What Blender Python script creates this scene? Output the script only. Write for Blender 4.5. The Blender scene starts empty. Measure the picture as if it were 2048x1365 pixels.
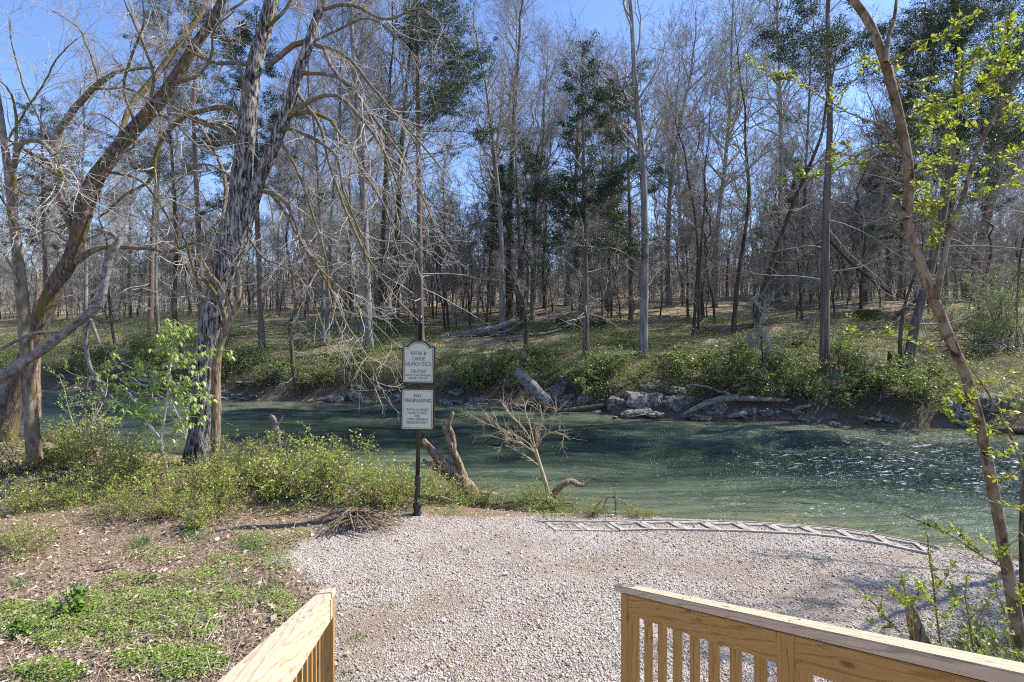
import bpy, bmesh, math, random
import numpy as np
from mathutils import Vector, Matrix, noise as mnoise

sc = bpy.context.scene
COL = sc.collection
R = math.radians
F, CX, HY, H = 1024.0, 1024.0, 640.0, 2.8      # focal length in photo pixels, centre column, horizon row, eye height
WZ = -0.45                                      # water level

# ------------------------------------------------------------------ helpers
def P(x, y, Z):
    return np.array([(x - CX) / F * Z, Z, H - (y - HY) / F * Z])

NX = np.array([-400, -60, -30, -15, -9, -6, -3, -1, 1, 2.2, 3, 4.5, 5.3, 6.2, 9, 15, 40, 400], float)
NY = np.array([60, 26, 18, 14, 12.2, 11.2, 9.7, 8.7, 8.25, 7.9, 7.8, 7.5, 7.0, 6.45, 5.6, 4.9, 3, -20], float)
FX = np.array([-400, -80, -40, -22, -12.1, -8.1, -3, 1.4, 3.8, 7.8, 10.7, 12.8, 14.6, 30, 80, 400], float)
FY = np.array([120, 48, 31, 24.6, 21.2, 20.5, 20.2, 19.3, 17.4, 16.9, 16.2, 15.2, 14.6, 11, 6, -10], float)

def nz(x, y, s=1.0, k=0.0):
    return (np.sin(x * 1.31 * s + 1.7 * np.sin(y * .83 * s + k)) + np.sin(y * 1.77 * s + 1.3 * np.sin(x * .97 * s + 2 * k) + 1.1)
            + .5 * np.sin((x + y) * 2.9 * s + k) + .5 * np.sin((x - 1.3 * y) * 3.7 * s + 2.2)) / 3.0

def hgt(X, Y):
    X = np.asarray(X, float); Y = np.asarray(Y, float)
    s = np.interp(X, NX, NY) - Y
    t = Y - np.interp(X, FX, FY)
    kk = np.interp(X, [-4, .5], [.45, .6]); bl = np.clip(X / 2, 0, 1); s0 = np.maximum(s, 0)
    zn = WZ * (np.exp(-s0 / kk) * (1 - bl) + bl * np.exp(-(s0 / .36) ** 2))
    left = np.clip((-X - 1.5) / 2.0, 0, 1)
    zn = zn + np.clip(s, 0, 1) * (.012 + .04 * left) * nz(X, Y, 1.5)
    d = np.minimum(-s, -t)
    zr = WZ - 1.3 * (1 - np.exp(-np.maximum(d, 0) / 2.2))
    zf = np.interp(t, [0, .4, 1, 3, 6, 10, 20, 30, 60, 110, 180, 400], [WZ, .05, .5, 1.35, 1.95, 2.5, 3.7, 4.6, 6.0, 9.5, 21, 40])
    zf = zf + np.clip(t, 0, 2) * .09 * nz(X, Y, .55, .6) + np.clip(t / 12, 0, 1) * .3 * nz(X, Y, .11, 2.)
    return np.where(s >= 0, zn, np.where(t >= 0, zf, zr))

def h1(x, y): return float(hgt(x, y))

_ZS = np.concatenate([np.arange(1.5, 14, .01), np.arange(14, 60, .05), np.arange(60, 250, .5)])
def ray(x, y, zoff=0.0):
    """ground point under a photo pixel"""
    X = (x - CX) / F * _ZS; z = H - (y - HY) / F * _ZS
    g = np.maximum(hgt(X, _ZS), WZ)
    k = np.nonzero(z <= g)[0]
    i = k[0] if len(k) else len(_ZS) - 1
    return np.array([X[i], _ZS[i], g[i] + zoff])

def norm(a): return a / np.maximum(np.linalg.norm(a, axis=-1, keepdims=True), 1e-9)

def mk_mesh(name, v, faces, rnd=None, smooth=False, attrs=None):
    """faces: list of int arrays (M,k); rnd: per-face values"""
    me = bpy.data.meshes.new(name)
    v = np.asarray(v, np.float32)
    me.vertices.add(len(v)); me.vertices.foreach_set('co', v.ravel())
    faces = [np.asarray(f, np.int32) for f in faces if len(f)]
    nf = sum(len(f) for f in faces)
    li = np.concatenate([f.ravel() for f in faces])
    tot = np.concatenate([np.full(len(f), f.shape[1], np.int32) for f in faces])
    st = np.concatenate([[0], np.cumsum(tot)[:-1]]).astype(np.int32)
    me.loops.add(len(li)); me.loops.foreach_set('vertex_index', li)
    me.polygons.add(nf); me.polygons.foreach_set('loop_start', st); me.polygons.foreach_set('loop_total', tot)
    if smooth: me.polygons.foreach_set('use_smooth', np.ones(nf, bool))
    if rnd is not None:
        a = me.attributes.new('rnd', 'FLOAT', 'FACE'); a.data.foreach_set('value', np.asarray(rnd, np.float32))
    for k, val in (attrs or {}).items():
        a = me.attributes.new(k, 'FLOAT', 'POINT'); a.data.foreach_set('value', np.asarray(val, np.float32))
    me.update(calc_edges=True)
    me.validate()
    return me

class Geo:
    def __init__(s): s.v = []; s.f = []; s.r = []; s.n = 0
    def add(s, v, f, r):
        v = np.asarray(v).reshape(-1, 3)
        s.v.append(v); s.f.append(np.asarray(f) + s.n); s.n += len(v); s.r.append(np.asarray(r, float))
    def tubes(s, pts, rad, sides=3, cap=False, rough=0.0, rng=None, rnd=None):
        pts = np.asarray(pts, float); rad = np.asarray(rad, float)
        if pts.ndim == 2: pts = pts[None]; rad = rad[None]
        B, n, _ = pts.shape
        t = norm(np.gradient(pts, axis=1))
        m = np.abs(pts[:, -1] - pts[:, 0]); ref = np.eye(3)[np.argmin(m, axis=1)]
        u = norm(np.cross(t, ref[:, None, :])); w = np.cross(t, u)
        if cap:
            pts = np.concatenate([pts[:, :1], pts, pts[:, -1:]], 1); u = np.concatenate([u[:, :1], u, u[:, -1:]], 1)
            w = np.concatenate([w[:, :1], w, w[:, -1:]], 1); rad = np.concatenate([rad[:, :1] * .02, rad, rad[:, -1:] * .02], 1); n += 2
        a = np.linspace(0, 2 * np.pi, sides, endpoint=False)
        rr = rad[:, :, None] * np.ones(sides)
        if rough and rng is not None:
            q = rng.normal(0, 1, (B, n, sides)); q = (q + np.roll(q, 1, 1)) * .7
            fur = rng.normal(0, 1, (B, 1, sides))
            rr = rr * (1 + rough * (q * .5 + fur * .6))
        ring = pts[:, :, None, :] + rr[..., None] * (np.cos(a)[:, None] * u[:, :, None, :] + np.sin(a)[:, None] * w[:, :, None, :])
        b = (np.arange(B) * n * sides)[:, None, None]; i = (np.arange(n - 1) * sides)[None, :, None]; j = np.arange(sides)[None, None, :]; j2 = (j + 1) % sides
        q = np.stack([b + i + j, b + i + j2, b + i + sides + j2, b + i + sides + j], -1).reshape(-1, 4)
        if rnd is None: rv = np.repeat((np.arange(B) * .618034 + .13) % 1, (n - 1) * sides)
        else: rv = np.full(len(q), rnd)
        s.add(ring.reshape(-1, 3), q, rv)
    def leaves(s, c, d, nr, L, W, r, fold=.15):
        d = norm(d); sd = norm(np.cross(d, nr)); up = np.cross(sd, d)
        L = np.asarray(L)[..., None] if np.ndim(L) else L; W = np.asarray(W)[..., None] if np.ndim(W) else W
        v = np.stack([c, c + d * L * .45 + sd * W * .5 + up * W * fold, c + d * L, c + d * L * .45 - sd * W * .5 + up * W * fold], 1)
        n = len(c)
        s.add(v.reshape(-1, 3), np.arange(4 * n).reshape(n, 4), r)
    def mesh(s, name, off=None, smooth=False):
        v = np.concatenate(s.v)
        if off is not None: v = v - np.asarray(off)
        return mk_mesh(name, v, s.f, np.concatenate(s.r), smooth)

def rdir(rng, n, flat=1.0):
    d = rng.normal(size=(n, 3)); d[:, 2] *= flat
    return norm(d)

def tag(o, label=None, cat=None, group=None, kind=None):
    if label: o['label'] = label
    if cat: o['category'] = cat
    if group: o['group'] = group
    if kind: o['kind'] = kind
    return o
def thing(name, label, cat, loc=(0, 0, 0), group=None, rz=0):
    o = bpy.data.objects.new(name, None); COL.objects.link(o)
    o.empty_display_size = .2
    o.location = tuple(float(c) for c in loc); o.rotation_euler = (0, 0, rz)
    return tag(o, label, cat, group)
def obj(name, me, m, parent=None):
    o = bpy.data.objects.new(name, me); COL.objects.link(o)
    if m is not None and not me.materials:
        me.materials.append(m)
    if parent is not None: o.parent = parent
    return o
def dup(root, loc, rz=0, sc_=1.0, label=None, group=None):
    r = root.copy(); COL.objects.link(r); r.location = tuple(float(c) for c in loc); r.rotation_euler = (0, 0, rz); r.scale = (sc_,) * 3 if np.isscalar(sc_) else sc_
    if label: r['label'] = label
    if group: r['group'] = group
    for ch in list(root.children):
        c = ch.copy(); COL.objects.link(c); c.parent = r
    return r

# ------------------------------------------------------------------ materials
def newmat(name):
    m = bpy.data.materials.new(name); m.use_nodes = True
    nt = m.node_tree; nt.nodes.clear()
    out = nt.nodes.new('ShaderNodeOutputMaterial')
    return m, nt, out
def N(nt, t, **kw):
    n = nt.nodes.new(t)
    for k, v in kw.items():
        if k in n.inputs.keys(): n.inputs[k].default_value = v
        else: setattr(n, k, v)
    return n
def L(nt, a, b): nt.links.new(a, b)
def ramp(nt, fac, stops):
    r = nt.nodes.new('ShaderNodeValToRGB'); cr = r.color_ramp
    while len(cr.elements) > 2: cr.elements.remove(cr.elements[-1])
    for i, (p, c) in enumerate(stops):
        e = cr.elements[i] if i < 2 else cr.elements.new(p)
        e.position = p; e.color = (*c, 1)
    L(nt, fac, r.inputs[0]); return r.outputs[0]
def coords(nt, scale, kind='Object', rot=(0, 0, 0)):
    tc = nt.nodes.new('ShaderNodeTexCoord'); mp = nt.nodes.new('ShaderNodeMapping')
    mp.inputs['Scale'].default_value = scale; mp.inputs['Rotation'].default_value = rot
    L(nt, tc.outputs[kind], mp.inputs[0]); return mp.outputs[0]
def mixc(nt, fac, a, b, mode='MIX'):
    m = nt.nodes.new('ShaderNodeMix'); m.data_type = 'RGBA'; m.blend_type = mode
    if hasattr(fac, 'default_value'): L(nt, fac, m.inputs[0])
    else: m.inputs[0].default_value = fac
    for k, s in ((6, a), (7, b)):
        if hasattr(s, 'default_value'): L(nt, s, m.inputs[k])
        else: m.inputs[k].default_value = (*s, 1)
    return m.outputs[2]
def math_(nt, op, a, b=None, clamp=False):
    m = nt.nodes.new('ShaderNodeMath'); m.operation = op; m.use_clamp = clamp
    for k, s in ((0, a), (1, b)):
        if s is None: continue
        if hasattr(s, 'default_value'): L(nt, s, m.inputs[k])
        else: m.inputs[k].default_value = s
    return m.outputs[0]
def attr(nt, name):
    a = nt.nodes.new('ShaderNodeAttribute'); a.attribute_name = name; return a.outputs['Fac']

def bark(name, stops, scale=(14, 14, 2.2), bump=.5, dist=.02, moss=0.0, blotch=None):
    m, nt, out = newmat(name)
    n1 = N(nt, 'ShaderNodeTexNoise', Scale=1.0, Detail=6.0, Roughness=.65); L(nt, coords(nt, scale), n1.inputs['Vector'])
    c = ramp(nt, n1.outputs[0], stops)
    if blotch:
        n2 = N(nt, 'ShaderNodeTexNoise', Scale=blotch[1], Detail=3.0, Distortion=.6); L(nt, coords(nt, (1, 1, .6)), n2.inputs['Vector'])
        f = ramp(nt, n2.outputs[0], [(.48, (0, 0, 0)), (.56, (1, 1, 1))])
        c = mixc(nt, f, c, blotch[0])
    if moss:
        n3 = N(nt, 'ShaderNodeTexNoise', Scale=2.3, Detail=4.0); L(nt, coords(nt, (1, 1, .7)), n3.inputs['Vector'])
        f = ramp(nt, n3.outputs[0], [(.6 - moss * .25, (0, 0, 0)), (.75 - moss * .2, (1, 1, 1))])
        c = mixc(nt, f, c, (.16, .125, .03))
    b = N(nt, 'ShaderNodeBsdfPrincipled', Roughness=.9); b.inputs['Specular IOR Level'].default_value = .15
    L(nt, c, b.inputs['Base Color'])
    if bump:
        bp = N(nt, 'ShaderNodeBump', Strength=bump, Distance=dist); L(nt, n1.outputs[0], bp.inputs['Height']); L(nt, bp.outputs[0], b.inputs['Normal'])
    L(nt, b.outputs[0], out.inputs[0]); return m

def leafmat(name, stops, trans=.4):
    m, nt, out = newmat(name)
    c = ramp(nt, attr(nt, 'rnd'), stops)
    d = nt.nodes.new('ShaderNodeBsdfDiffuse'); t = nt.nodes.new('ShaderNodeBsdfTranslucent')
    L(nt, c, d.inputs[0]); L(nt, c, t.inputs[0])
    mx = N(nt, 'ShaderNodeMixShader', Fac=trans); L(nt, d.outputs[0], mx.inputs[1]); L(nt, t.outputs[0], mx.inputs[2])
    g = N(nt, 'ShaderNodeBsdfGlossy', Roughness=.45); g.inputs[0].default_value = (1, 1, 1, 1)
    mx2 = N(nt, 'ShaderNodeMixShader', Fac=.04); L(nt, mx.outputs[0], mx2.inputs[1]); L(nt, g.outputs[0], mx2.inputs[2])
    L(nt, mx2.outputs[0], out.inputs[0]); return m

def plain(name, col, rough=.6, metal=0.0, var=.15, scale=30, bump=0.0):
    m, nt, out = newmat(name)
    n1 = N(nt, 'ShaderNodeTexNoise', Scale=scale, Detail=5.0); L(nt, coords(nt, (1, 1, 1)), n1.inputs['Vector'])
    lo = tuple(c * (1 - var) for c in col); hi = tuple(min(1, c * (1 + var)) for c in col)
    c = ramp(nt, n1.outputs[0], [(.3, lo), (.7, hi)])
    b = N(nt, 'ShaderNodeBsdfPrincipled', Roughness=rough, Metallic=metal); L(nt, c, b.inputs['Base Color'])
    if bump:
        bp = N(nt, 'ShaderNodeBump', Strength=bump, Distance=.01); L(nt, n1.outputs[0], bp.inputs['Height']); L(nt, bp.outputs[0], b.inputs['Normal'])
    L(nt, b.outputs[0], out.inputs[0]); return m

def woodmat(name, lo, mid, hi, knots=True):
    m, nt, out = newmat(name)
    oi = nt.nodes.new('ShaderNodeObjectInfo')
    tc = nt.nodes.new('ShaderNodeTexCoord'); mp = nt.nodes.new('ShaderNodeMapping'); mp.inputs['Scale'].default_value = (1, .07, 1)
    L(nt, tc.outputs['Object'], mp.inputs[0])
    add = nt.nodes.new('ShaderNodeVectorMath'); add.operation = 'ADD'
    sc_ = nt.nodes.new('ShaderNodeVectorMath'); sc_.operation = 'SCALE'; sc_.inputs[0].default_value = (3.1, 1.7, 2.3)
    L(nt, oi.outputs['Random'], sc_.inputs['Scale']); L(nt, mp.outputs[0], add.inputs[0]); L(nt, sc_.outputs[0], add.inputs[1])
    wv = N(nt, 'ShaderNodeTexWave', Scale=17.0, Distortion=5.0, Detail=2.0); wv.inputs['Detail Scale'].default_value = 2.5; wv.bands_direction = 'DIAGONAL'
    L(nt, add.outputs[0], wv.inputs[0])
    fine = N(nt, 'ShaderNodeTexNoise', Scale=160.0, Detail=4.0); L(nt, add.outputs[0], fine.inputs['Vector'])
    big = N(nt, 'ShaderNodeTexNoise', Scale=6.0, Detail=2.0); L(nt, add.outputs[0], big.inputs['Vector'])
    c = ramp(nt, wv.outputs[1] if len(wv.outputs) > 1 else wv.outputs[0], [(0.0, mid), (.55, hi), (.9, mid), (1.0, lo)])
    c = mixc(nt, math_(nt, 'MULTIPLY', fine.outputs[0], .35), c, lo)
    c = mixc(nt, math_(nt, 'MULTIPLY', big.outputs[0], .3), c, hi)
    if knots:
        kmap = coords(nt, (9, 2.6, 9)); vo = N(nt, 'ShaderNodeTexVoronoi', Scale=1.0); vo.inputs['Randomness'].default_value = 1.0
        ad2 = nt.nodes.new('ShaderNodeVectorMath'); L(nt, kmap, ad2.inputs[0]); L(nt, sc_.outputs[0], ad2.inputs[1]); L(nt, ad2.outputs[0], vo.inputs['Vector'])
        f = ramp(nt, vo.outputs['Distance'], [(.055, (1, 1, 1)), (.12, (0, 0, 0))])
        c = mixc(nt, math_(nt, 'MULTIPLY', f, .75), c, tuple(x * .4 for x in lo))
    b = N(nt, 'ShaderNodeBsdfPrincipled', Roughness=.7); b.inputs['Specular IOR Level'].default_value = .25
    L(nt, c, b.inputs['Base Color'])
    bp = N(nt, 'ShaderNodeBump', Strength=.25, Distance=.002); L(nt, wv.outputs[0], bp.inputs['Height']); L(nt, bp.outputs[0], b.inputs['Normal'])
    L(nt, b.outputs[0], out.inputs[0]); return m

M = {}
M['bark_furrow'] = bark('furrowed_grey_bark', [(.36, (.016, .013, .011)), (.47, (.1, .088, .078)), (.56, (.34, .315, .29)), (.7, (.5, .475, .45))], (26, 26, 5.5), 1.0, .05)
M['bark_dark'] = bark('dark_brown_bark', [(.33, (.03, .021, .015)), (.5, (.13, .095, .07)), (.66, (.27, .22, .175))], (30, 30, 6), .9, .03, moss=.22)
M['bark_tan'] = bark('tan_mottled_bark', [(.34, (.035, .022, .014)), (.46, (.135, .09, .053)), (.6, (.205, .145, .085)), (.75, (.3, .22, .13))], (16, 16, 9), .8, .01, blotch=((.25, .2, .135), 13.0))
M['bark_thin'] = bark('brown_blotched_bark', [(.3, (.09, .065, .045)), (.55, (.24, .19, .15)), (.72, (.36, .32, .28))], (16, 16, 6), .6, .02, moss=.3)
M['limb'] = bark('mossy_limb_bark', [(.3, (.06, .048, .035)), (.6, (.24, .2, .155)), (.75, (.38, .35, .3))], (16, 16, 6), .4, .01, moss=.55)
M['twig'] = bark('pale_twig_bark', [(.3, (.27, .235, .19)), (.7, (.56, .51, .44))], (5, 5, 5), 0)
M['twig_far'] = bark('grey_twig_bark', [(.3, (.18, .165, .142)), (.7, (.44, .405, .36))], (2, 2, 2), 0)
M['bark_grey'] = bark('grey_forest_bark', [(.3, (.06, .056, .05)), (.5, (.2, .185, .165)), (.7, (.36, .34, .31))], (7, 7, 1.0), .6, .04)
M['bark_brown'] = bark('dark_forest_bark', [(.3, (.035, .028, .022)), (.55, (.1, .08, .06)), (.72, (.19, .155, .125))], (7, 7, 1.1), .6, .04, moss=.12)
M['bark_cedar'] = bark('stringy_cedar_bark', [(.3, (.06, .045, .036)), (.55, (.17, .13, .105)), (.72, (.28, .235, .2))], (16, 16, .8), .6, .03)
M['dead'] = bark('weathered_dead_wood', [(.33, (.06, .04, .025)), (.48, (.24, .17, .11)), (.66, (.42, .33, .235))], (34, 34, 6), 1.0, .03)
M['log'] = bark('grey_driftwood', [(.3, (.06, .052, .045)), (.5, (.2, .18, .16)), (.7, (.36, .335, .31))], (10, 10, 10), .6, .02)
M['log_dark'] = bark('dark_wet_wood', [(.3, (.025, .02, .015)), (.7, (.12, .1, .08))], (10, 10, 10), .6, .02)
M['straw'] = bark('yellow_dead_twigs', [(.3, (.3, .23, .13)), (.7, (.5, .41, .27))], (5, 5, 5), 0)
M['cedar_leaf'] = leafmat('cedar_foliage', [(0, (.018, .038, .014)), (.6, (.048, .078, .026)), (1, (.115, .145, .042))], .25)
M['spring_leaf'] = leafmat('yellow_green_leaves', [(0, (.2, .27, .02)), (.7, (.36, .42, .04)), (1, (.45, .42, .07))], .55)
M['buckeye_leaf'] = leafmat('fresh_green_leaves', [(0, (.24, .35, .05)), (.6, (.37, .5, .1)), (1, (.52, .62, .2))], .5)
M['shrub_leaf'] = leafmat('shrub_leaves', [(0, (.17, .25, .03)), (.45, (.34, .43, .06)), (.82, (.54, .6, .12)), (.83, (.22, .13, .08)), (1, (.3, .2, .13))], .4)
M['under_leaf'] = leafmat('undergrowth_leaves', [(0, (.06, .09, .022)), (.5, (.2, .25, .06)), (.9, (.35, .39, .12)), (1, (.36, .29, .17))], .45)
M['weed'] = leafmat('low_green_weeds', [(0, (.13, .21, .03)), (.5, (.24, .36, .055)), (1, (.37, .47, .1))], .35)
M['grass'] = leafmat('grass_blades', [(0, (.08, .16, .045)), (.6, (.16, .28, .08)), (1, (.45, .42, .2))], .3)
M['litter'] = leafmat('dead_leaves', [(0, (.17, .11, .075)), (.4, (.33, .23, .165)), (.8, (.5, .39, .29)), (1, (.66, .57, .48))], .15)
M['bud'] = leafmat('budding_leaves', [(0, (.17, .2, .05)), (1, (.3, .33, .09))], .5)

def stone_mat(name, stops, rnd=True):
    m, nt, out = newmat(name)
    b = N(nt, 'ShaderNodeBsdfPrincipled', Roughness=.85); b.inputs['Specular IOR Level'].default_value = .2
    n1 = N(nt, 'ShaderNodeTexNoise', Scale=9.0 if not rnd else 60., Detail=8.0, Roughness=.7); L(nt, coords(nt, (1, 1, 1)), n1.inputs['Vector'])
    if rnd:
        c = ramp(nt, attr(nt, 'rnd'), stops); c = mixc(nt, .2, c, n1.outputs[0], 'OVERLAY')
    else:
        c = ramp(nt, n1.outputs[0], stops)
        n2 = N(nt, 'ShaderNodeTexNoise', Scale=2.0, Detail=3.0); L(nt, coords(nt, (1, 1, 1)), n2.inputs['Vector'])
        geo = nt.nodes.new('ShaderNodeNewGeometry'); sp = nt.nodes.new('ShaderNodeSeparateXYZ'); L(nt, geo.outputs['Normal'], sp.inputs[0])
        f = math_(nt, 'MULTIPLY', ramp(nt, n2.outputs[0], [(.52, (0, 0, 0)), (.6, (1, 1, 1))]), math_(nt, 'MAXIMUM', sp.outputs[2], 0.0))
        c = mixc(nt, math_(nt, 'MULTIPLY', f, .5), c, (.09, .08, .025))
        bp = N(nt, 'ShaderNodeBump', Strength=.7, Distance=.05); L(nt, n1.outputs[0], bp.inputs['Height']); L(nt, bp.outputs[0], b.inputs['Normal'])
    L(nt, c, b.inputs['Base Color']); L(nt, b.outputs[0], out.inputs[0]); return m
M['gravel'] = stone_mat('crushed_limestone', [(0, (.2, .15, .11)), (.3, (.38, .32, .255)), (.65, (.52, .455, .375)), (.92, (.67, .605, .52)), (1, (.28, .17, .11))])
M['rock'] = stone_mat('river_limestone', [(.33, (.022, .02, .017)), (.48, (.14, .128, .11)), (.64, (.36, .335, .3))], False)
M['rock_moss'] = stone_mat('mossy_rock', [(.35, (.03, .03, .012)), (.5, (.08, .075, .025)), (.68, (.17, .15, .08))], False)
M['wood'] = woodmat('treated_pine', (.29, .14, .035), (.45, .25, .075), (.5, .3, .1))
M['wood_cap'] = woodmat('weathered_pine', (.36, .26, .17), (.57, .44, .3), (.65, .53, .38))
M['iron'] = plain('black_painted_metal', (.018, .015, .014), .35, 0.0, .3, 60)
M['frame'] = plain('dark_brown_frame', (.035, .018, .013), .45, 0.0, .2, 40)
M['cream'] = plain('cream_sign_face', (.56, .54, .42), .5, 0.0, .03, 8)
M['green_ink'] = plain('green_sign_ink', (.012, .11, .065), .5, 0.0, .1, 20)
M['bolt'] = plain('bolt_metal', (.7, .7, .7), .3, .8)
M['paver'] = plain('grey_plastic_edging', (.33, .295, .25), .85, 0.0, .45, 9, .4)

# ------------------------------------------------------------------ ground, water, sky
def lines(spec):
    out = [spec[0][0]]
    for a, b, st in spec:
        n = max(1, int(round((b - a) / st))); out += list(np.linspace(a, b, n + 1)[1:])
    return np.array(out)
gx = lines([(-400, -60, 20), (-60, -14, 1.2), (-14, 12, .1), (12, 60, 1.2), (60, 400, 20)])
gy = lines([(-60, -2, 6), (-2, 2.6, .6), (2.6, 13, .1), (13, 30, .3), (30, 70, 1.0), (70, 400, 15)])
GX, GY = np.meshgrid(gx, gy); GZ = hgt(GX, GY)

def poly_sdf(x, y, poly):
    """signed distance, inside positive"""
    p = np.asarray(poly); best = np.full(x.shape, 1e9); ins = np.zeros(x.shape, bool)
    for i in range(len(p)):
        a = p[i]; b = p[(i + 1) % len(p)]
        ex, ey = b - a; wx = x - a[0]; wy = y - a[1]
        t = np.clip((wx * ex + wy * ey) / (ex * ex + ey * ey), 0, 1)
        best = np.minimum(best, np.hypot(wx - t * ex, wy - t * ey))
        c = ((a[1] > y) != (b[1] > y)) & (x < (b[0] - a[0]) * (y - a[1]) / (b[1] - a[1] + 1e-12) + a[0])
        ins ^= c
    return np.where(ins, best, -best)
GPOLY = [ray(x, y)[:2] for x, y in [(655, 1340), (640, 1200), (572, 1118), (640, 1058), (740, 1026), (900, 1034), (1060, 1032), (1250, 1034)]]
GPOLY += [(2.2, 7.45), (3, 7.36), (4.5, 7.1), (5.3, 6.6), (6.2, 6.15), (9, 5.2), (9, 4.0), (6, 3.2), (5, 0), (-1.4, 0)]
gs = poly_sdf(GX, GY, GPOLY)
gmask = np.clip(gs / .25 + .5 + .7 * nz(GX, GY, 3.1), 0, 1)
shore = np.clip(1.5 - (GY - np.interp(GX, FX, FY)) / 1.2, 0, 1)
tfar = np.clip((GY - np.interp(GX, FX, FY)) / 1.0 + .5, 0, 1)
dp = ray(745, 1262)
dirt = np.clip(1.3 - np.hypot((GX - dp[0]) / .5, (GY - dp[1]) / .42) + .5 * nz(GX, GY, 4.3) + .3 * nz(GX, GY, 11), 0, .8)
for qx, qy, ra, rb_ in ((1170, 1130, .6, .35), (1010, 1090, .5, .3), (1480, 1150, .7, .4), (900, 1200, .35, .5), (1330, 1120, .6, .2), (1650, 1190, .8, .4)):
    qp = ray(qx, qy); dirt = np.maximum(dirt, np.clip(.75 - .55 * np.hypot((GX - qp[0]) / ra, (GY - qp[1]) / rb_) + .35 * nz(GX, GY, 4.3) + .25 * nz(GX, GY, 11), 0, .55))
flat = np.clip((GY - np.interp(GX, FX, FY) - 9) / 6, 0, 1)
nyv, nxv = GX.shape
ii = np.arange(nyv * nxv).reshape(nyv, nxv)
quads = np.stack([ii[:-1, :-1], ii[:-1, 1:], ii[1:, 1:], ii[1:, :-1]], -1).reshape(-1, 4)
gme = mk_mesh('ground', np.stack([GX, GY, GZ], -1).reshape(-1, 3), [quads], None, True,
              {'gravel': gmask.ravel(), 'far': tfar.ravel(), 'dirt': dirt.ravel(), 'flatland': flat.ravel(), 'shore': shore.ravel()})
m, nt, out = newmat('earth_gravel_and_litter')
ob = coords(nt, (1, 1, 1))
vo = N(nt, 'ShaderNodeTexVoronoi', Scale=70.0); L(nt, ob, vo.inputs['Vector'])
sep = nt.nodes.new('ShaderNodeSeparateColor'); L(nt, vo.outputs['Color'], sep.inputs[0])
grav = ramp(nt, sep.outputs[0], [(0, (.24, .2, .165)), (.4, (.4, .355, .31)), (1, (.55, .505, .45))])
n1 = N(nt, 'ShaderNodeTexNoise', Scale=22.0, Detail=8.0, Roughness=.75); L(nt, ob, n1.inputs['Vector'])
n2 = N(nt, 'ShaderNodeTexNoise', Scale=1.6, Detail=5.0); L(nt, ob, n2.inputs['Vector'])
n3 = N(nt, 'ShaderNodeTexNoise', Scale=90.0, Detail=4.0); L(nt, ob, n3.inputs['Vector'])
lit = ramp(nt, n1.outputs[0], [(.3, (.085, .058, .04)), (.5, (.25, .18, .125)), (.68, (.42, .33, .235))])
soil = ramp(nt, n3.outputs[0], [(.3, (.18, .12, .08)), (.7, (.34, .25, .175))])
lit = mixc(nt, ramp(nt, n2.outputs[0], [(.5, (0, 0, 0)), (.62, (.8, .8, .8))]), lit, soil)
bare = mixc(nt, ramp(nt, n2.outputs[0], [(.46, (0, 0, 0)), (.7, (.55, .55, .55))]), grav, soil)
bare = mixc(nt, attr(nt, 'dirt'), bare, soil)
near = mixc(nt, attr(nt, 'gravel'), lit, bare)
n4 = N(nt, 'ShaderNodeTexNoise', Scale=.5, Detail=7.0, Roughness=.7); L(nt, ob, n4.inputs['Vector'])
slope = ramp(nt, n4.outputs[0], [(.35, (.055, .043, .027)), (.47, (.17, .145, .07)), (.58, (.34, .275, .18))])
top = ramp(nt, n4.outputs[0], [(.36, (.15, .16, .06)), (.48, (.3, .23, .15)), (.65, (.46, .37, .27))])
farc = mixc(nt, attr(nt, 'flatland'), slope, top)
farc = mixc(nt, attr(nt, 'shore'), farc, mixc(nt, n1.outputs[0], (.02, .016, .012), (.11, .085, .06)))
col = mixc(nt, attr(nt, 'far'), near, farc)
b = N(nt, 'ShaderNodeBsdfPrincipled', Roughness=.95); b.inputs['Specular IOR Level'].default_value = .1
L(nt, col, b.inputs['Base Color'])
hh = math_(nt, 'ADD', n1.outputs[0], math_(nt, 'MULTIPLY', vo.outputs['Distance'], -.6))
bp = N(nt, 'ShaderNodeBump', Strength=.8, Distance=.03); L(nt, hh, bp.inputs['Height']); L(nt, bp.outputs[0], b.inputs['Normal'])
L(nt, b.outputs[0], out.inputs[0])
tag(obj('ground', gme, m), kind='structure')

wx = lines([(-300, -40, 10), (-40, 30, .3), (30, 300, 10)]); wy = lines([(-15, 5, 2), (5, 28, .2), (28, 120, 3)])
WX, WY = np.meshgrid(wx, wy); dep = np.clip(WZ - hgt(WX, WY), 0, 2)
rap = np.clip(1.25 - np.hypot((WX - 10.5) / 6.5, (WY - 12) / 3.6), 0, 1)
ny_, nx_ = WX.shape; ii = np.arange(ny_ * nx_).reshape(ny_, nx_)
quads = np.stack([ii[:-1, :-1], ii[:-1, 1:], ii[1:, 1:], ii[1:, :-1]], -1).reshape(-1, 4)
rgw = np.random.default_rng(5)
wz = np.full(WX.shape, WZ)
for k in range(26):                                # low running waves, larger in the riffle
    th = rgw.uniform(-.5, .5) + (math.pi / 2 if k % 3 else 0); lam = rgw.uniform(.7, 3.2); ph = rgw.uniform(0, 6.3)
    wz += np.sin((np.cos(th) * (WX * .45) + np.sin(th) * WY) * 6.28 / lam + ph + 1.2 * np.sin(WX * .7 + k)) * lam * (.0042 + .008 * rap)
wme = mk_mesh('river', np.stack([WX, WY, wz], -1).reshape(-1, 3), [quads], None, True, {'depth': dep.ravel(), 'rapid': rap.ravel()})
m, nt, out = newmat('river_water')
b = N(nt, 'ShaderNodeBsdfPrincipled', Roughness=.07, IOR=1.38)
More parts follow.
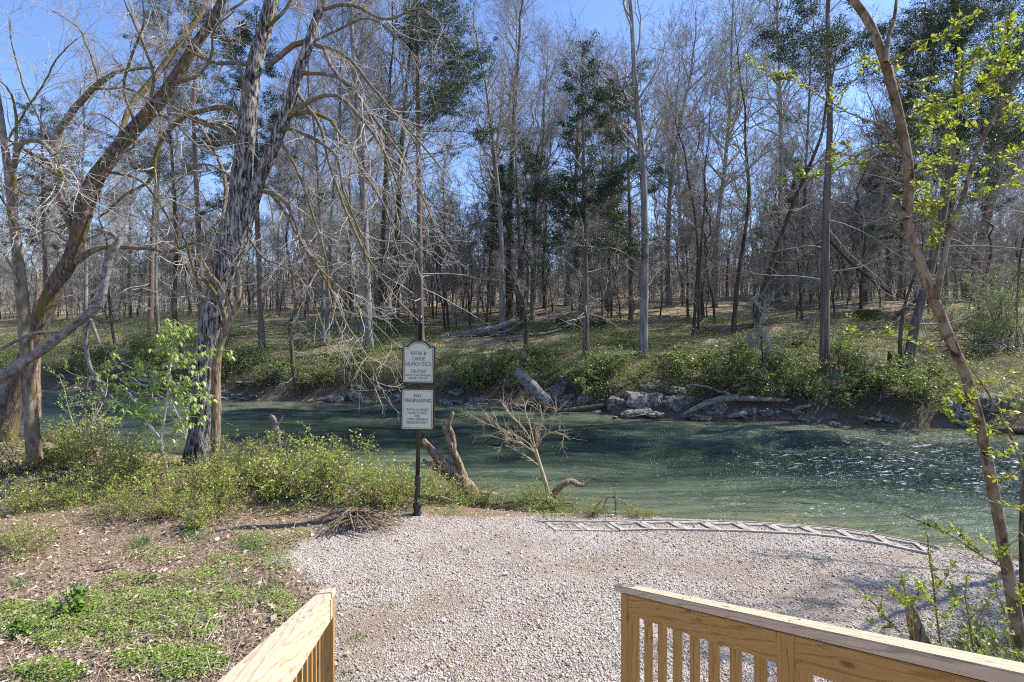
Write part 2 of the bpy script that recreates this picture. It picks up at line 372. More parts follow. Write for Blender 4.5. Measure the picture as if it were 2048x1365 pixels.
nb = N(nt, 'ShaderNodeTexNoise', Scale=.6, Detail=5.0, Roughness=.6, Distortion=1.0); L(nt, coords(nt, (.3, 1.5, 1)), nb.inputs['Vector'])
dd = math_(nt, 'ADD', math_(nt, 'MULTIPLY', attr(nt, 'depth'), .75), math_(nt, 'MULTIPLY', math_(nt, 'SUBTRACT', nb.outputs[0], .5), 1.3))
wc = ramp(nt, dd, [(0, (.12, .095, .05)), (.22, (.19, .2, .115)), (.5, (.125, .155, .095)), (.8, (.034, .052, .034)), (1, (.014, .026, .018))])
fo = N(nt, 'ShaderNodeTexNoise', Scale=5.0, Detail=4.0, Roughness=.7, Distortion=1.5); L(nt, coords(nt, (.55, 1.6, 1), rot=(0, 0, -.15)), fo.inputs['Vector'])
glint_paint = math_(nt, 'MULTIPLY', ramp(nt, fo.outputs[0], [(.585, (0, 0, 0)), (.64, (1, 1, 1))]), ramp(nt, attr(nt, 'rapid'), [(.3, (0, 0, 0)), (.9, (.85, .85, .85))]))
wc = mixc(nt, glint_paint, wc, (.75, .78, .8))  # foam-white flecks painted into the riffle colour in place of sun glints
L(nt, wc, b.inputs['Base Color']); L(nt, math_(nt, 'ADD', .07, math_(nt, 'MULTIPLY', glint_paint, .5)), b.inputs['Roughness'])
al = ramp(nt, attr(nt, 'depth'), [(0, (.15, .15, .15)), (.35, (.75, .75, .75)), (.7, (1, 1, 1))]); L(nt, al, b.inputs['Alpha'])
w1 = N(nt, 'ShaderNodeTexNoise', Scale=1.5, Detail=4.0, Roughness=.58, Distortion=1.2); L(nt, coords(nt, (.5, 2.6, 1), rot=(0, 0, -.12)), w1.inputs['Vector'])
w2 = N(nt, 'ShaderNodeTexNoise', Scale=8.0, Detail=3.0, Distortion=.6); L(nt, coords(nt, (.7, 1.6, 1), rot=(0, 0, -.2)), w2.inputs['Vector'])
hs = math_(nt, 'ADD', w1.outputs[0], math_(nt, 'MULTIPLY', w2.outputs[0], math_(nt, 'ADD', .025, math_(nt, 'MULTIPLY', attr(nt, 'rapid'), 1.1))))
bp = N(nt, 'ShaderNodeBump', Strength=1.0, Distance=.27); L(nt, hs, bp.inputs['Height']); L(nt, bp.outputs[0], b.inputs['Normal'])
L(nt, b.outputs[0], out.inputs[0])
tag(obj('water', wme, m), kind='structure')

SUN_AZ, SUN_EL = math.atan2(.964, .265), R(46)
w = bpy.data.worlds.new('World'); sc.world = w; w.use_nodes = True
nt = w.node_tree; nt.nodes.clear()
sky = nt.nodes.new('ShaderNodeTexSky'); sky.sky_type = 'NISHITA'; sky.sun_disc = False
sky.sun_elevation = SUN_EL; sky.sun_rotation = SUN_AZ; sky.altitude = 200; sky.air_density = 1.0; sky.dust_density = .35; sky.ozone_density = 3.0
bg = nt.nodes.new('ShaderNodeBackground'); bg.inputs[1].default_value = .118
ow = nt.nodes.new('ShaderNodeOutputWorld'); L(nt, mixc(nt, 1.0, sky.outputs[0], (.87, .92, 1.1), 'MULTIPLY'), bg.inputs[0]); L(nt, bg.outputs[0], ow.inputs[0])
sl = bpy.data.lights.new('sun', 'SUN'); sl.energy = 4.2; sl.angle = R(.55); sl.color = (1, .95, .87)
so = bpy.data.objects.new('sun', sl); COL.objects.link(so)
S = Vector((math.cos(SUN_EL) * .964, math.cos(SUN_EL) * .265, math.sin(SUN_EL)))
so.rotation_euler = S.to_track_quat('Z', 'Y').to_euler(); so.location = (20, 5, 30)

cam = bpy.data.cameras.new('camera'); cam.lens = 18; cam.sensor_width = 36; cam.shift_y = -(682.5 - HY) / 2048
cam.clip_start = .05; cam.clip_end = 2000
co = bpy.data.objects.new('camera', cam); COL.objects.link(co); co.location = (0, 0, H); co.rotation_euler = (R(90), 0, 0)
sc.camera = co
sc.view_settings.view_transform = 'Standard'; sc.view_settings.look = 'None'; sc.view_settings.exposure = 1.1; sc.view_settings.gamma = 1
sc.cycles.max_bounces = 6; sc.cycles.transparent_max_bounces = 12; sc.cycles.caustics_reflective = False; sc.cycles.caustics_refractive = False
sc.cycles.filter_width = 1.1; sc.cycles.use_denoising = False; sc.cycles.sample_clamp_direct = 2.6; sc.cycles.denoising_prefilter = 'ACCURATE'

# ------------------------------------------------------------------ growing branches
def smooth_path(pts, m):
    """Catmull-Rom through rows of pts, m samples evenly by length"""
    p = np.asarray(pts, float)
    if len(p) == 2: return p[0] + (p[1] - p[0]) * np.linspace(0, 1, m)[:, None]
    q = np.vstack([2 * p[0] - p[1], p, 2 * p[-1] - p[-2]]); res = []
    for i in range(1, len(q) - 2):
        t = np.linspace(0, 1, 12, endpoint=False)[:, None]
        a, b_, c, d = q[i - 1], q[i], q[i + 1], q[i + 2]
        res.append(.5 * (2 * b_ + (c - a) * t + (2 * a - 5 * b_ + 4 * c - d) * t ** 2 + (3 * b_ - a - 3 * c + d) * t ** 3))
    res = np.vstack(res + [p[-1:]])
    dl = np.concatenate([[0], np.cumsum(np.linalg.norm(np.diff(res[:, :3], axis=0), axis=1))])
    s = np.linspace(0, dl[-1], m)
    return np.stack([np.interp(s, dl, res[:, k]) for k in range(res.shape[1])], 1)

def pix_path(pp, Z0, Z1, m):
    """pp rows (px,py,r_px) -> world points (m,3), radii (m)"""
    pp = np.asarray(pp, float); Zs = np.linspace(Z0, Z1, len(pp))
    w_ = np.array([np.append(P(a[0], a[1], z), a[2] * z / F / math.hypot(1, (a[0] - CX) / F)) for a, z in zip(pp, Zs)])
    s = smooth_path(w_, m); return s[:, :3], np.maximum(s[:, 3], .002)

def grow(pp, pr, n, npts, tr, ang, Lm, Lt, up, wig, rr, rng, rmin=.002, rmax=9, tip=.25, flat=0.0):
    B, m, _ = pp.shape
    ln = np.linalg.norm(np.diff(pp, axis=1), axis=2).sum(1)
    idx = rng.choice(B, n, p=ln / ln.sum())
    t = rng.uniform(tr[0], tr[1], n); f = t * (m - 1); i = np.minimum(f.astype(int), m - 2); w_ = (f - i)[:, None]
    p0 = pp[idx, i] * (1 - w_) + pp[idx, i + 1] * w_
    r0 = pr[idx, i] * (1 - w_[:, 0]) + pr[idx, i + 1] * w_[:, 0]
    d = norm(pp[idx, i + 1] - pp[idx, i])
    q = rng.normal(size=(n, 3)); q[:, 2] *= 1 - flat; q -= (q * d).sum(1, keepdims=True) * d; q = norm(q)
    a = rng.normal(ang, abs(ang) * .25, n)[:, None]
    dr = d * np.cos(a) + q * np.sin(a)
    ll = Lm * (1 - Lt * t) * rng.uniform(.55, 1.25, n)
    st = (ll / (npts - 1))[:, None]
    pts = np.zeros((n, npts, 3)); pts[:, 0] = p0
    upv = np.array([0, 0, 1.0])
    for k in range(1, npts):
        dr = norm(dr + wig * rng.normal(size=(n, 3)) + up * upv)
        pts[:, k] = pts[:, k - 1] + dr * st
    r1 = np.clip(np.minimum(r0 * rr, r0 * .9), rmin, rmax)
    rad = r1[:, None] * np.linspace(1, tip, npts)
    rad = np.maximum(rad, rmin * .6)
    return pts, rad

def trunk_path(base, h, rng, lean=0.0, laz=0.0, wob=.25, m=18):
    s = np.linspace(0, 1, m)
    x = np.cumsum(rng.normal(0, wob / m ** .5, m)) * s; y = np.cumsum(rng.normal(0, wob / m ** .5, m)) * s
    p = np.stack([x + lean * np.cos(laz) * s * h, y + lean * np.sin(laz) * s * h, s * h], 1)
    p[0] -= (0, 0, .3)
    return p + np.asarray(base)

def bare_crown(g, tp, trd, h, rng, dens=1.0, t0=.3, spread=1.0, up=.10, fine=.004, droop=0.0):
    TP, TR = tp[None], trd[None]
    n1 = int(26 * dens)
    a, ar = grow(TP, TR, n1, 9, (t0, .99), .7, h * .29 * spread, .6, up, .17, .52, rng, rmin=.013)
    lo, lor = grow(TP, TR, int(n1 * .8), 6, (.1, t0 + .15), 1.2, h * .12 * spread, .1, up * .3, .2, .2, rng, rmin=.007, rmax=.02)
    b_, br = grow(np.concatenate([a]), ar, int(n1 * 7), 6, (.2, 1), .65, h * .115 * spread, .4, up * .8 - droop, .2, .6, rng, rmin=.0085)
    c, cr = grow(b_, br, int(n1 * 40), 4, (.2, 1), .65, h * .052, .3, up * .5 - droop, .24, .6, rng, rmin=fine * 1.35)
    d, dr = grow(c, cr, int(n1 * 110), 3, (.2, 1), .65, h * .028, .2, up * .3 - droop, .25, .7, rng, rmin=fine)
    l2, l2r = grow(lo, lor, int(n1 * 7), 4, (.2, 1), .8, h * .05, .2, 0, .25, .6, rng, rmin=fine); g.tubes(lo, lor, 4); g.tubes(l2, l2r, 3)
    g.tubes(a, ar, 5); g.tubes(b_, br, 4); g.tubes(c, cr, 3); g.tubes(d, dr, 3)
    return a, ar, b_, br, c, cr

def taper(r, m, p=.8, flare=.35):
    s = np.linspace(0, 1, m); return r * (1 - s * .93) ** p * (1 + flare * np.exp(-s * 30))

def clumps(g, cen, rng, n, sig, L0, W0, flatz=.55, tone=0.0, dirs=None, upn=0.0):
    k = len(cen); c = np.repeat(cen, n, 0) + rng.normal(size=(k * n, 3)) * np.array([sig, sig, sig * flatz])
    d = rdir(rng, k * n) if dirs is None else norm(np.repeat(dirs, n, 0) + .8 * rng.normal(size=(k * n, 3)))
    g.leaves(c, d, norm(rdir(rng, k * n) + np.array([0, 0, upn])), L0 * rng.uniform(.6, 1.3, k * n), W0 * rng.uniform(.6, 1.3, k * n), np.clip(np.repeat(rng.normal(.45 + tone, .13, k), n) + rng.normal(0, .15, k * n), 0, 1))

def cedar_crown(gw, gl, tp, trd, h, rng, t0=.35, dens=1.0, spread=1.0, side=None, leafn=48, sig=.095, LW=(.075, .032)):
    TP, TR = tp[None], trd[None]
    n1 = int(60 * dens)
    a, ar = grow(TP, TR, n1, 8, (t0, .985), 1.35, h * .23 * spread, .78, .05, .1, .34, rng, rmin=.01)
    if side is not None:
        keep = (((a[:, -1] - a[:, 0]) * side).sum(1) > -.25 * rng.random(n1) * h * .1); a, ar = a[keep], ar[keep]
    # dead lower limbs
    dd, ddr = grow(TP, TR, int(16 * dens), 7, (.1, t0 + .1), 1.45, h * .17 * spread, .1, -.02, .16, .22, rng, rmin=.008)
    d2, d2r = grow(dd, ddr, int(70 * dens), 4, (.3, 1), .8, h * .05, .2, 0, .25, .5, rng, rmin=.004)
    b_, br = grow(a, ar, n1 * 5, 5, (.3, 1), .75, h * .06 * spread, .35, .05, .15, .55, rng, rmin=.006, flat=.5)
    gw.tubes(a, ar, 4); gw.tubes(b_, br, 3); gw.tubes(dd, ddr, 4); gw.tubes(d2, d2r, 3)
    cen = np.concatenate([b_[:, 2:].reshape(-1, 3), a[:, 5:].reshape(-1, 3)])
    cen = cen[rng.random(len(cen)) < .95]
    clumps(gl, cen, rng, leafn, sig, LW[0], LW[1])

# ------------------------------------------------------------------ the wood across the river, tree by tree
def far_tree(name, label, cat, path, wpx, h, kind, seed, barkm, t0=.3, dens=1.0, spread=1.0, **kw):
    rng = np.random.default_rng(seed)
    b0 = ray(*path[0]); Z = b0[1]
    pts = [P(x, y, Z) for x, y in path]; pts[0] = b0
    top = pts[-1]; hh = b0[2] + h
    if top[2] < hh - 1:
        d = (pts[-1] - pts[-2]) if len(pts) > 1 else np.array([0, 0, 1.])
        d = d / max(abs(d[2]), .3); rem = hh - top[2]
        e = top.copy(); k = 4
        for j in range(k):
            d = d * np.array([.75, .75, 1]); e = e + d / max(d[2], .5) * rem / k + rng.normal(0, .12, 3) * np.array([1, 1, 0]); pts.append(e.copy())
    pts[0] = pts[0] - np.array([0, 0, .35])
    tp = smooth_path(pts, 26); r0 = wpx * .46 * Z / F / math.hypot(1, (path[0][0] - CX) / F); trd = taper(r0, 26)
    o = thing(name, label, cat, b0, kw.get('group'))
    g = Geo(); g.tubes(tp, trd, 10, rough=.06, rng=rng, rnd=.5); obj('trunk', g.mesh('trunk', b0, True), M[barkm], o)
    g = Geo()
    if kind == 'bare':
        a = bare_crown(g, tp, trd, h, rng, dens, t0, spread, fine=.0045 if Z < 35 else .006)
        obj('crown', g.mesh('crown', b0, True), M['twig_far'], o)
        if kw.get('buds'):
            gl = Geo(); cen = a[4].reshape(-1, 3); cen = cen[rng.random(len(cen)) < kw['buds']]; clumps(gl, cen, rng, 5, .1, .09, .05, 1.0)
            obj('foliage', gl.mesh('foliage', b0), M['bud'], o)
    elif kind == 'cedar':
        gl = Geo(); sd = kw.get('side'); cedar_crown(g, gl, tp, trd, h, rng, t0, dens, spread, None if sd is None else np.array([sd, 0, 0]))
        obj('crown', g.mesh('crown', b0, True), M['twig_far'], o); obj('foliage', gl.mesh('foliage', b0), M['cedar_leaf'], o)
    return o

T = far_tree
T('bare_tree', 'pale straight grey trunk with smooth bark on the far bank left of the sign post', 'tree', [(738, 700), (733, 560), (727, 400), (714, 220), (704, 60)], 21, 21, 'bare', 11, 'bark_grey', .4)
T('bare_tree', 'dark upright trunk just right of the pale straight trunk, mid bank', 'tree', [(757, 655), (765, 500), (770, 380), (778, 200)], 15, 20, 'bare', 12, 'bark_brown', .42)
T('bare_tree', 'thick dark brown trunk close left of the tall cedar behind the sign', 'tree', [(790, 656), (794, 520), (798, 380), (812, 180)], 17, 22, 'bare', 13, 'bark_brown', .4)
T('cedar_tree', 'tall dark cedar rising straight behind the sign post, foliage mostly on its right', 'tree', [(842, 695), (840, 560), (838, 380), (835, 150), (834, -60)], 16, 21, 'cedar', 14, 'bark_cedar', .42, 1.7, 1.25, side=1.0)
T('bare_tree', 'slim grey trunk rising from the mossy log on the slope', 'tree', [(1006, 672), (1003, 560), (1000, 430), (985, 280), (970, 160)], 13, 18, 'bare', 15, 'bark_grey', .45)
T('bare_tree', 'dark double-width trunk between the slope log and the small leaning snag', 'tree', [(1020, 640), (1018, 520), (1020, 400), (1030, 200), (1040, 60)], 17, 22, 'bare', 16, 'bark_brown', .5)
T('cedar_tree', 'dense dark cedar with crown at mid height between the sign and the central cedar', 'tree', [(1045, 655), (1040, 520), (1035, 400), (1030, 280)], 12, 11, 'cedar', 17, 'bark_cedar', .4, .9, 1.5)
T('dead_snag', 'short gnarled dead trunk forked near its top on the green slope', 'tree', [(1053, 700), (1051, 640), (1046, 600), (1036, 578), (1028, 560)], 11, 4.2, 'bare', 18, 'bark_brown', .5, .35, .8)
T('bare_tree', 'light grey trunk leaning slightly right behind the gnarled snag', 'tree', [(1064, 640), (1068, 520), (1072, 420), (1085, 300)], 12, 17, 'bare', 19, 'bark_grey', .5)
T('cedar_tree', 'central cedar with pointed open dark crown and bare dead lower limbs', 'tree', [(1172, 712), (1171, 560), (1168, 380), (1165, 200), (1166, 110)], 16, 13.0, 'cedar', 20, 'bark_cedar', .33, 1.2, 1.15)
T('bare_tree', 'pale trunk half hidden behind and left of the central cedar', 'tree', [(1134, 612), (1140, 520), (1150, 400), (1155, 260)], 15, 19, 'bare', 21, 'bark_grey', .45)
T('bare_tree', 'grey shaggy trunk with low fork, on the bank above the big boulders', 'tree', [(1286, 712), (1288, 600), (1290, 470), (1285, 330), (1270, 160), (1262, 20)], 20, 20, 'bare', 22, 'bark_grey', .38, 1.2, 1.1)
T('cedar_tree', 'dark cedar crown seen behind the grey forked trunk', 'tree', [(1262, 640), (1262, 520), (1258, 380), (1256, 260)], 11, 15, 'cedar', 23, 'bark_cedar', .45, .8, 1.2)
T('bare_tree', 'tall leafless tree behind the forked trunk with wide branching top', 'tree', [(1338, 610), (1336, 480), (1345, 330), (1370, 200)], 14, 21, 'bare', 24, 'bark_grey', .35, 1.2, 1.3)
T('young_tree', 'pair-like slender dark stem, left of two standing on the bank above the boulders', 'tree', [(1386, 672), (1392, 590), (1396, 500), (1388, 420), (1376, 360)], 8, 13, 'bare', 25, 'bark_brown', .4, .6)
T('young_tree', 'slender dark stem, right of two standing on the bank above the boulders', 'tree', [(1396, 675), (1398, 590), (1402, 500), (1410, 400)], 7, 12, 'bare', 26, 'bark_brown', .4, .6)
T('budding_tree', 'crooked dark trunk with a haze of yellow-green buds, mid wood', 'tree', [(1466, 662), (1476, 560), (1490, 470), (1498, 380), (1490, 280)], 11, 15, 'bare', 27, 'bark_brown', .25, .9, buds=.18)
T('bare_tree', 'dark trunk leaning strongly right from the slope, right of the budding tree', 'tree', [(1508, 655), (1528, 580), (1556, 490), (1590, 400), (1640, 280)], 15, 14, 'bare', 28, 'bark_brown', .4, .8)
T('bare_tree', 'straight tall grey trunk behind the leaning dark trunk', 'tree', [(1556, 606), (1560, 450), (1562, 300), (1558, 120)], 14, 24, 'bare', 29, 'bark_grey', .4, 1.2, 1.1)
T('cedar_tree', 'stout grey-barked cedar low on the far bank with ragged dark crown', 'tree', [(1648, 738), (1650, 600), (1653, 420), (1660, 240), (1655, 20)], 21, 18, 'cedar', 30, 'bark_cedar', .5, 1.1, 1.15)
T('sapling', 'thin bare sapling at the water edge above the long drift log', 'tree', [(1527, 792), (1525, 720), (1523, 660), (1532, 600)], 5, 4, 'bare', 31, 'bark_brown', .3, .5)
T('bare_tree', 'grey trunk leaning right deep behind the stout cedar', 'tree', [(1728, 606), (1745, 480), (1768, 360), (1810, 220)], 17, 19, 'bare', 32, 'bark_grey', .4, 1.1)
T('cedar_tree', 'dark leaning cedar, first behind the near leafy trunk', 'tree', [(1810, 745), (1830, 650), (1860, 540), (1885, 430), (1905, 300), (1915, 120)], 24, 15, 'cedar', 33, 'bark_cedar', .42, 1.2, 1.3)
T('dead_snag', 'thin black curved stem beside the foot of the dark leaning cedar', 'tree', [(1806, 742), (1800, 690), (1808, 620), (1826, 560)], 12, 5, 'bare', 34, 'bark_brown', .5, .3, .7)
T('bare_tree', 'broad brown leaning trunk with flaking bark at the far upper bank', 'tree', [(1936, 606), (1958, 500), (1984, 390), (2010, 250)], 30, 18, 'bare', 35, 'bark_cedar', .4, 1.0)
T('cedar_tree', 'dark cedar between the leaning cedar and the broad brown trunk', 'tree', [(1872, 640), (1888, 520), (1905, 400), (1920, 250), (1925, 80)], 17, 17, 'cedar', 36, 'bark_cedar', .3, 1.3, 1.4)
T('young_tree', 'thin dark stem at the far end of the green bank near the picture edge', 'tree', [(2020, 672), (2034, 600), (2040, 520)], 7, 8, 'bare', 37, 'bark_brown', .4, .5)
T('young_tree', 'curved slim trunk rising from the waterline left of the sign', 'tree', [(602, 796), (588, 752), (584, 700), (580, 650), (592, 615), (585, 560), (572, 480)], 12, 9, 'bare', 38, 'bark_brown', .45, .7)
T('cedar_tree', 'ragged cedar trunk just right of the double-trunk tree on the far bank', 'tree', [(524, 695), (520, 560), (514, 420), (512, 280)], 16, 16, 'cedar', 39, 'bark_cedar', .45, .8)
T('bare_tree', 'left stem of the twin-stemmed grey tree beside the curved slim trunk', 'tree', [(645, 682), (646, 560), (640, 420), (628, 250)], 10, 17, 'bare', 40, 'bark_grey', .4, .9)
T('bare_tree', 'right stem of the twin-stemmed grey tree beside the curved slim trunk', 'tree', [(655, 690), (656, 560), (664, 420), (680, 250)], 11, 18, 'bare', 41, 'bark_grey', .4, .9)
T('bare_tree', 'curved brown trunk seen left of the double-trunk tree above the buckeye leaves', 'tree', [(385, 757), (362, 690), (348, 620), (352, 520), (350, 420), (340, 260)], 14, 14, 'bare', 42, 'bark_brown', .4, .9)
T('young_tree', 'dark thin curved stem on the far bank under the bent broken trunk', 'tree', [(248, 752), (228, 680), (218, 600), (212, 520)], 9, 9, 'bare', 43, 'bark_brown', .4, .6)
T('cedar_tree', 'tall cedar with thin crown showing between the leaning trunk and the double trunk', 'tree', [(404, 690), (400, 520), (392, 360), (386, 200)], 16, 18, 'cedar', 44, 'bark_cedar', .35, .9)
T('cedar_tree', 'dark cedar crown against the sky above the leaning trunk', 'tree', [(300, 660), (305, 480), (318, 300), (335, 80)], 14, 21, 'cedar', 45, 'bark_cedar', .45, 1.0, 1.1)
T('cedar_tree', 'cedar at the far left edge of the wood', 'tree', [(95, 680), (90, 520), (85, 380)], 14, 15, 'cedar', 46, 'bark_cedar', .35, 1.0, 1.2)
T('bare_tree', 'slender grey trunk behind the bent broken trunk', 'tree', [(318, 672), (312, 560), (316, 430), (322, 260)], 9, 16, 'bare', 47, 'bark_grey', .35, .9)
T('bare_tree', 'grey trunk far left behind the thin blotched trunk', 'tree', [(170, 668), (172, 540), (165, 420)], 12, 17, 'bare', 48, 'bark_grey', .35, 1.0)
T('bare_tree', 'tall twiggy tree filling the gap left of the central cedar top', 'tree', [(985, 612), (982, 480), (990, 330), (1010, 160)], 12, 21, 'bare', 49, 'bark_grey', .35, 1.2, 1.0)
T('bare_tree', 'tall spreading tree right of the central cedar, crown against pale sky', 'tree', [(1215, 622), (1218, 500), (1222, 360), (1235, 200)], 11, 17, 'bare', 50, 'bark_brown', .35, 1.0, 1.2)
T('bare_tree', 'straight dark trunk between the tall grey trunk and the stout cedar', 'tree', [(1602, 622), (1606, 480), (1612, 330), (1620, 160)], 9, 20, 'bare', 51, 'bark_brown', .4, 1.0)
T('bare_tree', 'wide-crowned leafless tree over the budding tree', 'tree', [(1430, 615), (1432, 480), (1450, 330), (1462, 180)], 13, 22, 'bare', 52, 'bark_grey', .35, 1.3, 1.3)

# the rest of the wood: copies of a few grown trees
def proto(name, label, group, kind, h, r, seed, barkm, **kw):
    rng = np.random.default_rng(seed)
    tp = trunk_path((0, 0, 0), h, rng, kw.get('lean', .07), seed, 1.3, 22); trd = taper(r, 22)
    o = thing(name, label, 'tree', (0, 0, 0), group)
    g = Geo(); g.tubes(tp, trd, 7, rough=.05, rng=rng, rnd=.5); obj('trunk', g.mesh('trunk', None, True), M[barkm], o)
    g = Geo()
    if kind == 'bare':
        bare_crown(g, tp, trd, h, rng, kw.get('dens', 1.0), kw.get('t0', .4), kw.get('spread', .9), fine=.007)
        obj('crown', g.mesh('crown', None, True), M['twig_far'], o)
    else:
        gl = Geo(); cedar_crown(g, gl, tp, trd, h, rng, .3, .8, 1.1, leafn=30, sig=.13, LW=(.11, .045))
        obj('crown', g.mesh('crown', None, True), M['twig_far'], o); obj('foliage', gl.mesh('foliage'), M['cedar_leaf'], o)
    return o
GB = 'bare trees deep in the wood across the river'; LB = 'tall leafless grey tree standing deep in the wood across the river'
GC = 'dark evergreens deep in the wood'; LC = 'dark evergreen standing among bare trees deep in the wood'
GS = 'thin understorey trees on the forest floor'; LS = 'thin bare understorey tree on the leafy forest floor beyond the river'
bares = [proto('bare_tree', LB, GB, 'bare', h, r, s, bm, spread=sp, t0=t0) for h, r, s, bm, sp, t0 in
         [(18, .13, 101, 'bark_grey', .9, .35), (21, .17, 102, 'bark_brown', 1.0, .3), (15, .1, 103, 'bark_grey', .9, .3), (19, .15, 104, 'bark_brown', 1.1, .3), (22, .16, 105, 'bark_grey', .85, .4)]]
ceds = [proto('cedar_tree', LC, GC, 'cedar', h, .16, s, 'bark_cedar') for h, s in [(13, 111), (10, 112)]]
saps = [proto('young_tree', LS, GS, 'bare', h, r, s, 'bark_brown', spread=1.25, t0=.15, dens=.6) for h, r, s in [(7, .05, 121), (5, .04, 122), (9, .07, 123)]]
rng = np.random.default_rng(77)
used = {}
def scatter(protos, n, tmin, tmax, smin, smax, xk=1.12, sink=.1):
    k = 0
    while k < n:
        u = rng.random(); Z = 24 + (tmax - 24) * u ** .8; X = rng.uniform(-xk, xk) * Z
        t = Z - np.interp(X, FX, FY)
        if t < tmin: continue
        px = CX + X / Z * F
        loc = (X, Z, h1(X, Z) - sink); s_ = rng.uniform(smin, smax); rz = rng.uniform(0, 6.28)
        pr_ = protos[k % len(protos)]
        if id(pr_) not in used: pr_.location = loc; pr_.rotation_euler.z = rz; pr_.scale = (s_,) * 3; used[id(pr_)] = 1
        else: dup(pr_, loc, rz, s_)
        k += 1
scatter(bares, 120, 15, 95, .7, 1.0)
scatter(ceds, 14, 16, 75, .8, 1.1)
scatter(saps, 270, 9, 50, .7, 1.25)

# ------------------------------------------------------------------ distant brush and undergrowth as masses
g = Geo(); rng = np.random.default_rng(91)
n = 5200; Z = 38 + 100 * rng.random(n) ** 1.1; X = rng.uniform(-1.15, 1.15, n) * Z
hh = rng.uniform(2.5, 8.5, n); base = np.stack([X, Z, hgt(X, Z) - .2], 1)
s = np.linspace(0, 1, 6)[None, :, None]
top = np.stack([rng.normal(0, .06, n) * hh, rng.normal(0, .06, n) * hh, hh], 1)[:, None, :]
pts = base[:, None, :] + top * s + np.cumsum(rng.normal(0, .07, (n, 6, 3)), 1) * np.array([1, 1, 0])
rad = (hh * .0055)[:, None] * np.linspace(1, .2, 6)
g.tubes(pts, rad, 4)
a, ar = grow(pts, rad, 34000, 4, (.12, 1), .9, 2.6, .5, .08, .2, .55, rng, rmin=.012)
b_, br = grow(a, ar, 95000, 3, (.2, 1), .8, 1.1, .2, .05, .25, .7, rng, rmin=.01)
g.tubes(a, ar, 3); g.tubes(b_, br, 3)
tag(obj('forest', g.mesh('forest', None, True), M['twig_far']), 'grey brown mass of distant bare trees and brush behind the wood', 'forest', None, 'stuff')

g = Geo(); rng = np.random.default_rng(92); gst = Geo()
def bank_points(n, t0, t1, power, xr=1.12):
    t = t0 + (t1 - t0) * rng.random(n) ** power
    X = rng.uniform(-34, 32, n); Z = np.interp(X, FX, FY) + t
    k = np.abs(X) < xr * Z
    return X[k], Z[k], t[k]
X, Z, t = bank_points(5200, .2, 13, 1.0)
dn = nz(X, Z, .5, 1.3) + .5 * nz(X, Z, 1.3, .2)
keep = dn + rng.normal(0, .25, len(X)) > np.interp(t, [0, 2, 5, 13], [.1, -.2, .05, .3])
X, Z, t = X[keep], Z[keep], t[keep]
hb = .7 * rng.uniform(.25, 1.0, len(X)) * np.interp(t, [0, 1.5, 4, 8, 13], [.8, 1.15, .75, .4, .3]) * (1 + .8 * nz(X, Z, .45))
base = np.stack([X, Z, hgt(X, Z)], 1)
for q in range(3):
    cen = base + np.stack([rng.normal(0, .28, len(X)), rng.normal(0, .28, len(X)), hb * rng.uniform(.2, 1, len(X))], 1)
    clumps(g, cen, rng, 30, .22, .062, .03, .8, .16 * nz(X, Z, .35, 2.) + .06 * nz(X, Z, 1.7, .4) + .02 * np.minimum(t, 6) - .04, upn=.8)
stp = np.zeros((len(X), 4, 3)); dr = norm(np.stack([rng.normal(0, .35, len(X)), rng.normal(0, .35, len(X)), np.ones(len(X))], 1))
for q in range(4): stp[:, q] = base + dr * (hb * 1.2 * q / 3)[:, None] + rng.normal(0, .04, (len(X), 3))
gst.tubes(stp, np.full((len(X), 4), .008) * np.linspace(1, .4, 4), 3)
X, Z, t = bank_points(1500, .1, 2.2, 1.0); k = nz(X, Z, .8, .9) > -.25; X, Z, t = X[k], Z[k], t[k]
for q in range(2): clumps(g, np.stack([X + rng.normal(0, .2, len(X)), Z + rng.normal(0, .2, len(X)), hgt(X, Z) + rng.uniform(.05, .75, len(X))], 1), rng, 30, .2, .055, .026, .8, -.12 + .1 * nz(X, Z, .9), upn=.6)
X, Z, t = bank_points(3600, 2.5, 13, 1.0); k = nz(X, Z, .4, 2.2) + rng.normal(0, .3, len(X)) > np.interp(t, [2, 8, 15], [-.3, -.05, .4]); X, Z, t = X[k], Z[k], t[k]
clumps(g, np.stack([X, Z, hgt(X, Z) + rng.uniform(.03, .38, len(X))], 1), rng, 22, .24, .06, .028, .6, .1 + .15 * nz(X, Z, .7, 1.), upn=.7)
X, Z, t = bank_points(3200, 10, 45, 1.2)
keep = nz(X, Z, .3, 1.3) + rng.normal(0, .4, len(X)) > .35; X, Z, t = X[keep], Z[keep], t[keep]
clumps(g, np.stack([X, Z, hgt(X, Z) + rng.uniform(.03, .4, len(X))], 1), rng, 20, .28, .09, .045, .6, .2, upn=.8)
tag(obj('undergrowth', g.mesh('undergrowth'), M['under_leaf']), 'green leafy undergrowth covering the far river bank', 'undergrowth', None, 'stuff')
nl = 900; X = rng.uniform(-45, 40, nl); Z = np.interp(X, FX, FY) + rng.uniform(4, 40, nl); az = rng.uniform(0, 6.28, nl); ll = rng.uniform(.6, 3.2, nl); sp_ = np.zeros((nl, 5, 3))
for q in range(5): sp_[:, q, 0] = X + np.cos(az) * ll * (q / 4 - .5) + rng.normal(0, .05, nl); sp_[:, q, 1] = Z + np.sin(az) * ll * (q / 4 - .5) + rng.normal(0, .05, nl)
sp_[..., 2] = hgt(sp_[..., 0], sp_[..., 1]) + rng.uniform(.0, .25, (nl, 1)) + rng.normal(0, .04, (nl, 5)); gst.tubes(sp_, rng.uniform(.01, .045, nl)[:, None] * np.linspace(1, .4, 5), 4)
